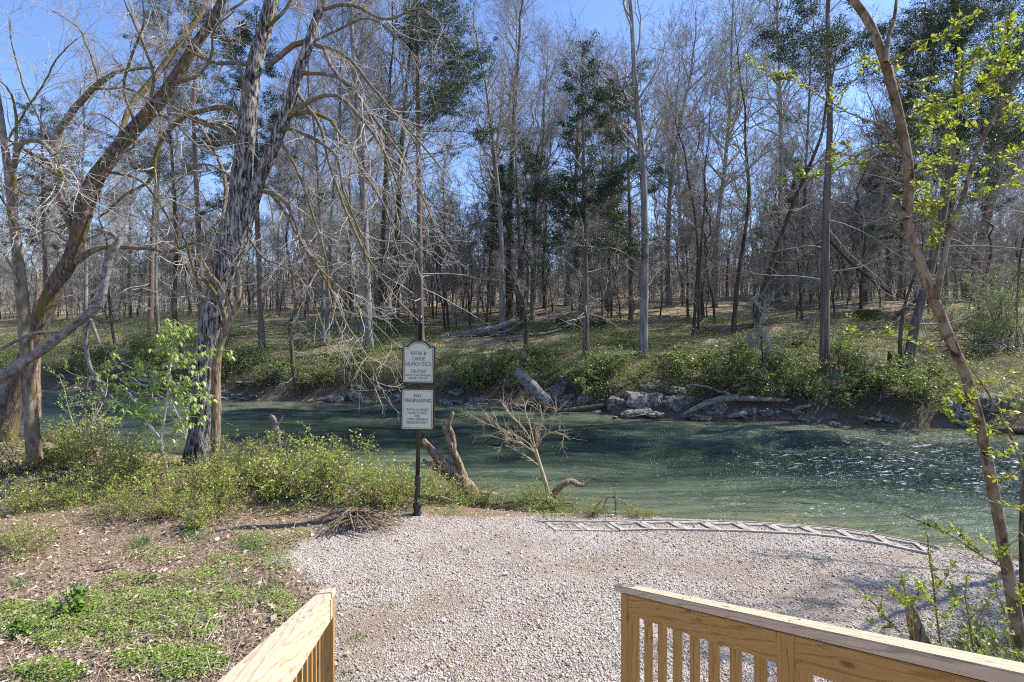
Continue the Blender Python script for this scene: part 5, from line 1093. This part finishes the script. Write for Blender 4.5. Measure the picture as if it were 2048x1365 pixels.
def leafy_tree():
    rng = np.random.default_rng(541); b0 = ray(2036, 1320); o = thing('leafy_tree', 'tan leaning young tree with bright yellow-green spring leaves at the near right', 'tree', b0)
    tr = [(2062, 1420, 19.1), (2048, 1340, 17.8), (2036, 1260, 15.8), (2022, 1180, 14.5), (2008, 1100, 13.5), (1996, 1030, 13.2), (1982, 960, 12.9), (1968, 890, 12.5), (1952, 820, 12.5), (1932, 755, 11.9), (1905, 690, 11.9), (1880, 630, 11.6), (1858, 575, 11.2), (1838, 520, 10.9), (1822, 470, 10.6), (1812, 430, 10.6), (1818, 395, 11.6), (1818, 350, 10.8), (1812, 300, 10.4), (1800, 240, 10.4), (1785, 180, 10.4), (1768, 120, 10.0), (1745, 60, 9.6), (1718, 15, 8.8), (1690, -15, 8), (1640, -70, 6.4)]
    g = Geo(); pts, rad = pix_path(tr, ZR, ZR + .1, 60); g.tubes(pts, rad, 28, rough=.03, rng=rng, rnd=.5); obj('trunk', g.mesh('trunk', b0, True), M['bark_tan'], o)
    limbs = [[(1872, 598, 8), (1884, 540, 6.5), (1900, 460, 6), (1925, 400, 5.5), (1948, 320, 5), (1975, 260, 4.5), (2010, 200, 4), (2060, 130, 3)],
             [(1812, 440, 9), (1800, 425, 9), (1788, 408, 7), (1780, 395, 4)], [(1772, 125, 6), (1776, 80, 5), (1788, 40, 4), (1795, -20, 3)],
             [(1818, 340, 4), (1800, 300, 4), (1770, 268, 3.5), (1750, 245, 2.5)]]
    g = Geo(); 
    for q in limbs: p_, r_ = pix_path(q, ZR, ZR + rng.uniform(-.1, .2), 16); g.tubes(p_, r_, 10)
    sp = [[(1815, 350, 2.5), (1760, 328, 2), (1700, 328, 1.8), (1640, 350, 1.4), (1560, 358, .8)], [(1810, 320, 2), (1760, 295, 1.7), (1720, 312, 1.4), (1670, 310, .8)], [(1790, 262, 2.4), (1740, 240, 2), (1680, 212, 1.6), (1600, 165, 1.2), (1500, 125, .7)],
          [(1800, 180, 2), (1770, 140, 1.5), (1720, 115, .8)], [(1795, 165, 2), (1850, 160, 1.8), (1910, 130, 1.6), (1970, 90, 1.3), (2045, 45, .8)], [(1805, 170, 1.8), (1860, 190, 1.6), (1910, 200, 1.3), (1960, 180, 1), (2030, 185, .7)],
          [(1945, 330, 2), (1905, 270, 1.6), (1880, 220, 1.3), (1830, 170, .8)], [(1955, 310, 2), (1990, 320, 1.6), (2020, 300, 1.3), (2060, 290, .8)], [(1925, 400, 2), (1970, 385, 1.6), (2010, 370, 1.3), (2060, 372, .8)], [(1880, 560, 2), (1868, 500, 1.7), (1862, 430, 1.3), (1845, 370, .8)],
          [(1866, 540, 1.8), (1880, 470, 1.5), (1870, 420, 1.2), (1890, 400, .8)], [(1900, 460, 1.8), (1870, 440, 1.4), (1850, 410, 1), (1810, 400, .7)], [(1965, 280, 2), (1930, 230, 1.6), (1920, 170, 1.3), (1960, 120, .8)], [(1990, 235, 1.8), (2000, 170, 1.4), (2010, 110, 1.1), (2030, 60, .7)],
          [(1905, 690, 1.8), (1850, 690, 1.5), (1780, 672, 1.2), (1690, 668, .7)], [(1960, 850, 1.6), (1940, 815, 1.3), (1920, 790, 1), (1905, 800, .7)], [(1985, 950, 1.6), (1960, 860, 1.2), (1900, 830, 1), (1880, 800, .7)], [(1812, 290, 1.6), (1850, 260, 1.4), (1890, 250, 1.1), (1950, 255, .7)],
          [(1818, 350, 1.6), (1860, 320, 1.4), (1900, 320, 1.1), (1940, 340, .7)], [(1775, 140, 2), (1830, 90, 1.7), (1900, 60, 1.3), (1960, 20, .8)], [(1918, 415, 1.6), (1900, 380, 1.3), (1875, 350, 1), (1840, 330, .7)], [(1800, 240, 1.5), (1840, 220, 1.2), (1870, 240, 1), (1900, 290, .7)],
          [(2000, 215, 1.6), (2020, 230, 1.3), (2040, 225, 1), (2070, 215, .7)], [(1985, 245, 1.6), (1950, 220, 1.3), (1985, 150, 1), (2040, 120, .7)]]
    gl = Geo(); dense = {4: 26, 12: 26, 13: 26}
    for k, q in enumerate(sp):
        p_, r_ = pix_path(q, ZR + .05, ZR + rng.uniform(-.5, .6), 14); p_ = p_ + np.cumsum(rng.normal(0, .004, p_.shape), 0); g.tubes(p_, r_, 5)
        sub, subr = grow(p_[None], r_[None], 6, 5, (.25, .95), .8, .22, .3, .05, .2, .6, rng, rmin=.0015); g.tubes(sub, subr, 4)
        spring(gl, g, p_, r_, rng, 1, dense.get(k, 14))
        for b_ in range(len(sub)): spring(gl, g, sub[b_], subr[b_], rng, 1, 10)
    obj('branches', g.mesh('branches', b0, True), M['bark_tan'], o); obj('foliage', gl.mesh('foliage', b0), M['spring_leaf'], o)
leafy_tree()
def sp_fn(dens, s):
    def f(gl, g, pts, rad, rng, k): spring(gl, g, pts, rad, rng, 1, dens, s)
    return f
leafy_sapling('sapling', 'thin leafy shoot hanging over the water in front of the leaning tree', [[(2075, 985, 4), (2050, 940, 3.5), (2020, 870, 3), (1990, 810, 2.5), (1955, 755, 2), (1930, 720, 1)], [(2035, 900, 1.6), (2000, 910, 1.2), (1960, 900, .8)], [(2010, 850, 1.6), (2030, 820, 1.2), (2048, 790, .8)], [(1990, 812, 1.6), (2015, 790, 1.2), (2040, 770, .8)],
               [(1965, 770, 1.6), (1995, 760, 1.2), (2030, 740, .8)], [(2030, 890, 1.5), (2010, 880, 1.2), (1985, 870, .8)], [(2045, 930, 1.6), (2010, 960, 1.2), (1980, 955, .8)]], 3.75, 'bark_tan', 'spring_leaf', 551, sp_fn(11, .045))
leafy_sapling('leafy_branch', 'low leafy twig reaching left across the gravel and water edge', [[(2015, 1140, 3), (1960, 1110, 2.4), (1900, 1070, 2), (1850, 1048, 1.5), (1780, 1018, .8)], [(1960, 1105, 1.6), (1910, 1060, 1.3), (1865, 1025, .8)], [(1990, 1130, 1.6), (2020, 1090, 1.3), (2060, 1070, .8)], [(1970, 1000, 1.4), (2010, 1010, 1.2), (2060, 1020, .8)], [(2000, 1125, 1.5), (1985, 1090, 1.2), (1960, 1080, .8)]], 3.9, 'bark_tan', 'spring_leaf', 552, sp_fn(17, .042), 'branch')
leafy_sapling('sapling', 'upright leafy sprig behind the rotten stump, its top above the gravel', [[(1880, 1285, 2.4), (1872, 1220, 2.2), (1866, 1160, 1.8), (1858, 1110, 1.4), (1855, 1068, .8)], [(1872, 1220, 1.3), (1850, 1190, 1), (1835, 1160, .7)], [(1868, 1180, 1.3), (1895, 1150, 1), (1905, 1120, .7)], [(1876, 1250, 1.3), (1905, 1220, 1), (1915, 1190, .7)]], 3.55, 'bark_tan', 'spring_leaf', 553, sp_fn(26, .036))
leafy_sapling('sapling', 'small yellow-green sprig growing in front of the rotten stump', [[(1830, 1290, 2.2), (1820, 1230, 2), (1810, 1185, 1.6), (1803, 1150, .8)], [(1818, 1225, 1.2), (1835, 1190, 1), (1845, 1165, .7)], [(1816, 1215, 1.2), (1795, 1195, 1), (1780, 1180, .7)]], 3.4, 'bark_tan', 'spring_leaf', 554, sp_fn(30, .036))
leafy_sapling('sapling', 'sparse leafy sprig left of the rotten stump above the rail', [[(1800, 1265, 2), (1770, 1235, 1.7), (1740, 1200, 1.3), (1702, 1175, .7)], [(1775, 1240, 1.2), (1760, 1220, 1), (1765, 1195, .7)], [(1785, 1255, 1.2), (1755, 1255, 1), (1735, 1240, .7)]], 3.35, 'bark_tan', 'spring_leaf', 555, sp_fn(22, .034))
ns = shrub_proto('shrub', 'bright green shrub in the right corner behind the railing', 'shrub', .55, .8, 241, 'shrub_leaf', 620, .04, .028, 12, 'twig', -.1)
def atz(o, x, y, Z, rz, s_):
    p = P(x, y, Z); o.location = (p[0], p[1], h1(p[0], p[1]) - .02); o.rotation_euler.z = rz; o.scale = (s_,) * 3
atz(ns, 1985, 1300, 3.75, 0, 1.0)
for x, y, Z, s_, lb in [(1905, 1262, 4.1, .6, 'bright green shrub on the gravel just right of the rotten stump'), (1975, 1250, 4.3, .8, 'tall bright green shrub at the left of the leaning tree foot'), (2040, 1262, 3.95, .85, 'leafy green shrub wrapping the foot of the leaning tree'), (1930, 1300, 3.65, .8, 'green shrub between the stump and the leaning tree foot'), (2060, 1310, 3.6, 1.1, 'green shrub at the right picture edge by the tree foot'), (2020, 1330, 3.3, .9, 'low green shrub close behind the far end of the railing')]:
    c = dup(ns, (0, 0, 0), 1.0, 1, lb); atz(c, x, y, Z, x, s_)
p = ray(1842, 1310); stem_thing('rotten_stump', 'short rotten brown stump leaning behind the right railing', 'stump', [(1850, 1330, 22), (1842, 1290, 21), (1832, 1255, 17), (1824, 1228, 13), (1818, 1208, 9), (1814, 1200, 4)], p[1] - .05, 'dead', 14, 21, .16)
stem_thing('dark_trunk', 'dark mossy trunk behind the leaning tree at the right edge', 'tree', [(2062, 1330, 22), (2056, 1200, 18), (2052, 1080, 15), (2052, 980, 12), (2058, 900, 10), (2070, 780, 8)], 4.5, 'bark_dark', 16, 22)

# ------------------------------------------------------------------ gravel stones, leaf litter, weeds, grass
rng = np.random.default_rng(601)
octv = np.array([(1, 0, 0), (0, 1, 0), (-1, 0, 0), (0, -1, 0), (0, 0, 1), (0, 0, -1)], float); octf = np.array([(0, 1, 4), (1, 2, 4), (2, 3, 4), (3, 0, 4), (1, 0, 5), (2, 1, 5), (3, 2, 5), (0, 3, 5)])
def stones(g, X, Y, sz, dz=.25):
    n = len(X); v = octv[None] * rng.uniform(.55, 1.3, (n, 6, 1)); v = v + rng.normal(0, .18, (n, 6, 3)); v[:, :, 2] *= .62
    a = rng.uniform(0, 6.28, n)[:, None]; x = v[..., 0] * np.cos(a) - v[..., 1] * np.sin(a); y = v[..., 0] * np.sin(a) + v[..., 1] * np.cos(a)
    w_ = np.stack([x, y, v[..., 2]], -1) * sz[:, None, None] + np.stack([X, Y, hgt(X, Y) + sz * dz], 1)[:, None, :]
    g.add(w_.reshape(-1, 3), (octf[None] + 6 * np.arange(n)[:, None, None]).reshape(-1, 3), np.repeat(rng.random(n), 8))
n = 230000; Y = 3.0 + 5.3 * rng.random(n) ** 1.2; X = rng.uniform(-1, 1, n) * (Y * 1.06); 
k = X > -2.6; X, Y = X[k], Y[k]
sd = poly_sdf(X, Y, GPOLY) + .22 * nz(X, Y, 3.1) - .04
dr_ = np.hypot((X - dp[0]) / .5, (Y - dp[1]) / .42) - .5 * nz(X, Y, 4.3) - .3 * nz(X, Y, 11)
patch = nz(X, Y, 1.1, .9) + .5 * nz(X, Y, 3.3)
dt_ = dirt[np.clip(np.searchsorted(gy, Y), 0, len(gy) - 1), np.clip(np.searchsorted(gx, X), 0, len(gx) - 1)]
k = (rng.random(len(X)) > dt_ * .95) & (sd + rng.normal(0, .08, len(X)) > 0)  & ((patch < .45) | (rng.random(len(X)) < .5))
X, Y = X[k], Y[k]
g = Geo(); stones(g, X, Y, np.clip(rng.lognormal(math.log(.0066), .42, len(X)), .003, .02))
tag(obj('gravel', g.mesh('gravel'), M['gravel']), 'crushed pale grey gravel spread over the landing', 'gravel', None, 'stuff')

def img_pts(n, x0, x1, y0, y1):
    """random ground points, even over a photo area"""
    px, py = rng.uniform(x0, x1, n), rng.uniform(y0, y1, n); Z = H * F / (py - HY)
    for _ in range(4): Z = (H - hgt((px - CX) / F * Z, Z)) * F / (py - HY)
    return px, py, (px - CX) / F * Z, Z
def inside(px, py, ell):
    m_ = np.zeros(len(px)); 
    for x, y, a, b_ in ell: m_ = np.maximum(m_, 1.3 - np.hypot((px - x) / a, (py - y) / b_))
    return m_
px, py, X, Y = img_pts(42000, -60, 1250, 900, 1420)
sd = poly_sdf(X, Y, GPOLY) + .22 * nz(X, Y, 3.1)
k = (sd < -.02) | ((sd < .25) & (rng.random(len(X)) < .12)) | (rng.random(len(X)) < .02); X, Y, px, py = X[k], Y[k], px[k], py[k]
k = hgt(X, Y) > WZ + .03; X, Y = X[k], Y[k]; n = len(X)
g = Geo(); big = rng.random(n) < .05; L0 = np.where(big, rng.uniform(.05, .085, n), rng.uniform(.012, .04, n))
nrm_ = norm(rng.normal(0, .7, (n, 3)) + [0, 0, 1]); a = rng.uniform(0, 6.28, n); d = np.stack([np.cos(a), np.sin(a), rng.normal(0, .25, n)], 1)
g.leaves(np.stack([X, Y, hgt(X, Y) + rng.uniform(.003, .025, n)], 1), d, nrm_, L0, L0 * rng.uniform(.35, .75, n), np.clip(rng.normal(.5, .25, n) + .25 * big, 0, 1), .25)
px, py, X, Y = img_pts(9000, -60, 1150, 930, 1420); sd = poly_sdf(X, Y, GPOLY); k = (sd < -.02) & (hgt(X, Y) > WZ + .05) & (nz(X, Y, 1.7, 2.) > -.2); X, Y = X[k], Y[k]; n = len(X); a = rng.uniform(0, 6.28, n)
g.leaves(np.stack([X, Y, hgt(X, Y) + rng.uniform(.004, .03, n)], 1), np.stack([np.cos(a), np.sin(a), rng.normal(.15, .3, n)], 1), norm(rng.normal(0, .5, (n, 3)) + [0, 0, 1]), rng.uniform(.06, .2, n), rng.uniform(.003, .007, n), np.clip(rng.normal(.72, .15, n), 0, 1), .1)
tag(obj('leaf_litter', g.mesh('leaf_litter'), M['litter']), 'brown dead leaves littering the near left bank', 'leaf litter', None, 'stuff')
g = Geo(); px, py, X, Y = img_pts(1500, -60, 1150, 930, 1400); sd = poly_sdf(X, Y, GPOLY); k = (sd < .0) | (rng.random(len(X)) < .04); X, Y = X[k], Y[k]; n = len(X); a = rng.uniform(0, 6.28, n); ln_ = rng.uniform(.06, .35, n)
st = np.zeros((n, 4, 3)); 
for q in range(4): st[:, q, 0] = X + np.cos(a) * ln_ * q / 3 + rng.normal(0, .008, n); st[:, q, 1] = Y + np.sin(a) * ln_ * q / 3 + rng.normal(0, .008, n)
st[..., 2] = hgt(st[..., 0], st[..., 1]) + .012 + rng.uniform(0, .03, (n, 1)); g.tubes(st, rng.uniform(.0015, .005, n)[:, None] * np.linspace(1, .5, 4), 4)
tag(obj('fallen_twigs', g.mesh('fallen_twigs', None, True), M['dead']), 'small dry twigs scattered over the near bank', 'fallen twigs', None, 'stuff')

WEED = [(300, 1225, 190, 62), (180, 1262, 150, 40), (60, 1240, 110, 38), (340, 1330, 110, 42), (90, 1350, 90, 25), (455, 1130, 60, 22), (505, 1085, 60, 24), (395, 1165, 90, 18), (560, 1210, 40, 40), (545, 1125, 50, 20), (320, 1110, 70, 18), (250, 1165, 60, 14), (590, 1080, 40, 16), (110, 1290, 60, 16), (480, 1200, 60, 20), (70, 1010, 70, 30), (210, 985, 100, 25), (560, 990, 60, 16), (1110, 1030, 60, 7), (960, 1035, 40, 7), (880, 1022, 60, 9), (700, 1010, 60, 10)]
px, py, X, Y = img_pts(60000, -60, 1200, 950, 1400); f = inside(px, py, WEED) + .28 * nz(X, Y, 5.) + rng.normal(0, .1, len(X)); k = f > .44; X, Y, f = X[k], Y[k], f[k]; n = len(X)
g = Geo(); z = hgt(X, Y) + rng.uniform(.005, .09, n) * np.clip(f, .3, 1.2) * (1 + .5 * nz(X, Y, 7)); a = rng.uniform(0, 6.28, n)
for q in range(2): g.leaves(np.stack([X + rng.normal(0, .01, n), Y + rng.normal(0, .01, n), z], 1), np.stack([np.cos(a + q * 2.4), np.sin(a + q * 2.4), rng.normal(.25, .25, n)], 1), norm(rng.normal(0, .3, (n, 3)) + [0, 0, 1]), rng.uniform(.012, .028, n), rng.uniform(.009, .018, n), np.clip(rng.normal(.5, .22, n), 0, 1), .2)
px, py, X2, Y2 = img_pts(2600, -60, 1000, 960, 1400); sd = poly_sdf(X2, Y2, GPOLY); k = (sd < 0) & (nz(X2, Y2, 2.2) > -.1); X2, Y2 = X2[k], Y2[k]; n = len(X2); a = rng.uniform(0, 6.28, n)
for q in range(3): g.leaves(np.stack([X2, Y2, hgt(X2, Y2) + .012], 1) + rng.normal(0, .012, (n, 3)) * [1, 1, .5], np.stack([np.cos(a + q * 2.1), np.sin(a + q * 2.1), rng.normal(.3, .25, n)], 1), norm(rng.normal(0, .3, (n, 3)) + [0, 0, 1]), rng.uniform(.012, .03, n), rng.uniform(.008, .018, n), np.clip(rng.normal(.4, .25, n), 0, 1), .2)
tag(obj('ground_cover', g.mesh('ground_cover'), M['weed']), 'low bright green weeds in patches over the near left bank', 'weeds', None, 'stuff')
def tuft(g, x, y, n, h_, spread):
    p = ray(x, y); c = p + rng.normal(0, 1, (n, 3)) * [spread, spread, 0]; c[:, 2] = hgt(c[:, 0], c[:, 1]); d = norm(rng.normal(0, .5, (n, 3)) * [1, 1, 0] + [0, 0, 1])
    g.leaves(c, d, norm(rng.normal(size=(n, 3)) * [1, 1, .2]), h_ * rng.uniform(.5, 1.2, n), np.full(n, .006), np.clip(rng.normal(.5, .2, n), 0, 1))
g = Geo()
for x, y, n, h_, s_ in [(285, 1090, 160, .14, .05), (400, 1080, 120, .1, .07), (500, 1090, 200, .1, .1), (520, 1100, 160, .09, .1), (380, 1075, 90, .1, .06), (545, 1180, 120, .1, .07), (40, 1172, 80, .1, .05), (600, 1000, 200, .14, .15), (540, 990, 160, .13, .12), (645, 1010, 120, .1, .1), (560, 1020, 150, .1, .12), (940, 1103, 50, .05, .05), (780, 1212, 40, .05, .04), (720, 1278, 50, .05, .05), (705, 1285, 40, .05, .04), (1090, 1035, 120, .08, .12), (900, 1030, 120, .08, .12), (1180, 1035, 60, .06, .06), (745, 1190, 30, .05, .04), (850, 1250, 25, .04, .04), (1000, 1160, 20, .04, .04), (690, 1350, 30, .05, .05), (480, 1170, 150, .09, .12), (130, 1380, 100, .08, .15), (1190, 1120, 20, .04, .04), (1590, 1110, 20, .04, .05), (1460, 1190, 20, .04, .04)]: tuft(g, x, y, n, h_, s_)
tag(obj('grass', g.mesh('grass'), M['grass']), 'thin tufts of grass on the near bank and in the gravel', 'grass', None, 'stuff')
wp = shrub_proto('weed_plant', 'dark green broad-leaved weed clump standing in the bright ground cover', 'plant', .3, .5, 251, 'weed', 520, .055, .045, 10, 'twig', -.25)
place(wp, 125, 1225, 0, 1.0)
for x, y, s_, lb in [(388, 1062, .55, 'small broad-leaved weed on the soil in front of the bank shrubs'), (940, 1010, .75, 'bright leafy weed clump at the foot of the driftwood stump'), (60, 1262, .6, 'smaller dark weed clump at the left edge'), (290, 1165, .4, 'little weed clump between bare soil and the green patch')]:
    p = ray(x, y); dup(wp, (p[0], p[1], p[2] - .02), x, s_, lb)

rng = np.random.default_rng(701); bo = np.array([8.2, 6.0, h1(8.2, 6.0)]); o = thing('bare_tree', 'leafless tree leaning over the river just past the right edge', 'tree', bo)
tp = trunk_path((0, 0, 0), 8, rng, .15, 1.4, .6, 22); trd = taper(.07, 22); g = Geo(); g.tubes(tp, trd, 9, rough=.05, rng=rng); obj('trunk', g.mesh('trunk', None, True), M['bark_thin'], o)
g = Geo(); bare_crown(g, tp, trd, 8, rng, .6, .45, .9); obj('crown', g.mesh('crown', None, True), M['twig'], o)

leafy_sapling('sapling', 'yellow-green sprig rising between the rotten stump and the leaning tree', [[(1945, 1290, 2.2), (1938, 1240, 2), (1930, 1190, 1.5), (1935, 1150, .8)], [(1938, 1240, 1.3), (1965, 1215, 1), (1985, 1190, .7)], [(1934, 1210, 1.2), (1910, 1190, 1), (1900, 1165, .7)]], 3.8, 'bark_tan', 'spring_leaf', 556, sp_fn(24, .04))
leafy_sapling('sapling', 'leafy sprig beside the foot of the leaning tree at the picture edge', [[(2030, 1300, 2.2), (2015, 1240, 2), (1995, 1190, 1.5), (1990, 1150, .8)], [(2015, 1240, 1.3), (2040, 1200, 1), (2055, 1160, .7)]], 3.6, 'bark_tan', 'spring_leaf', 557, sp_fn(24, .04))
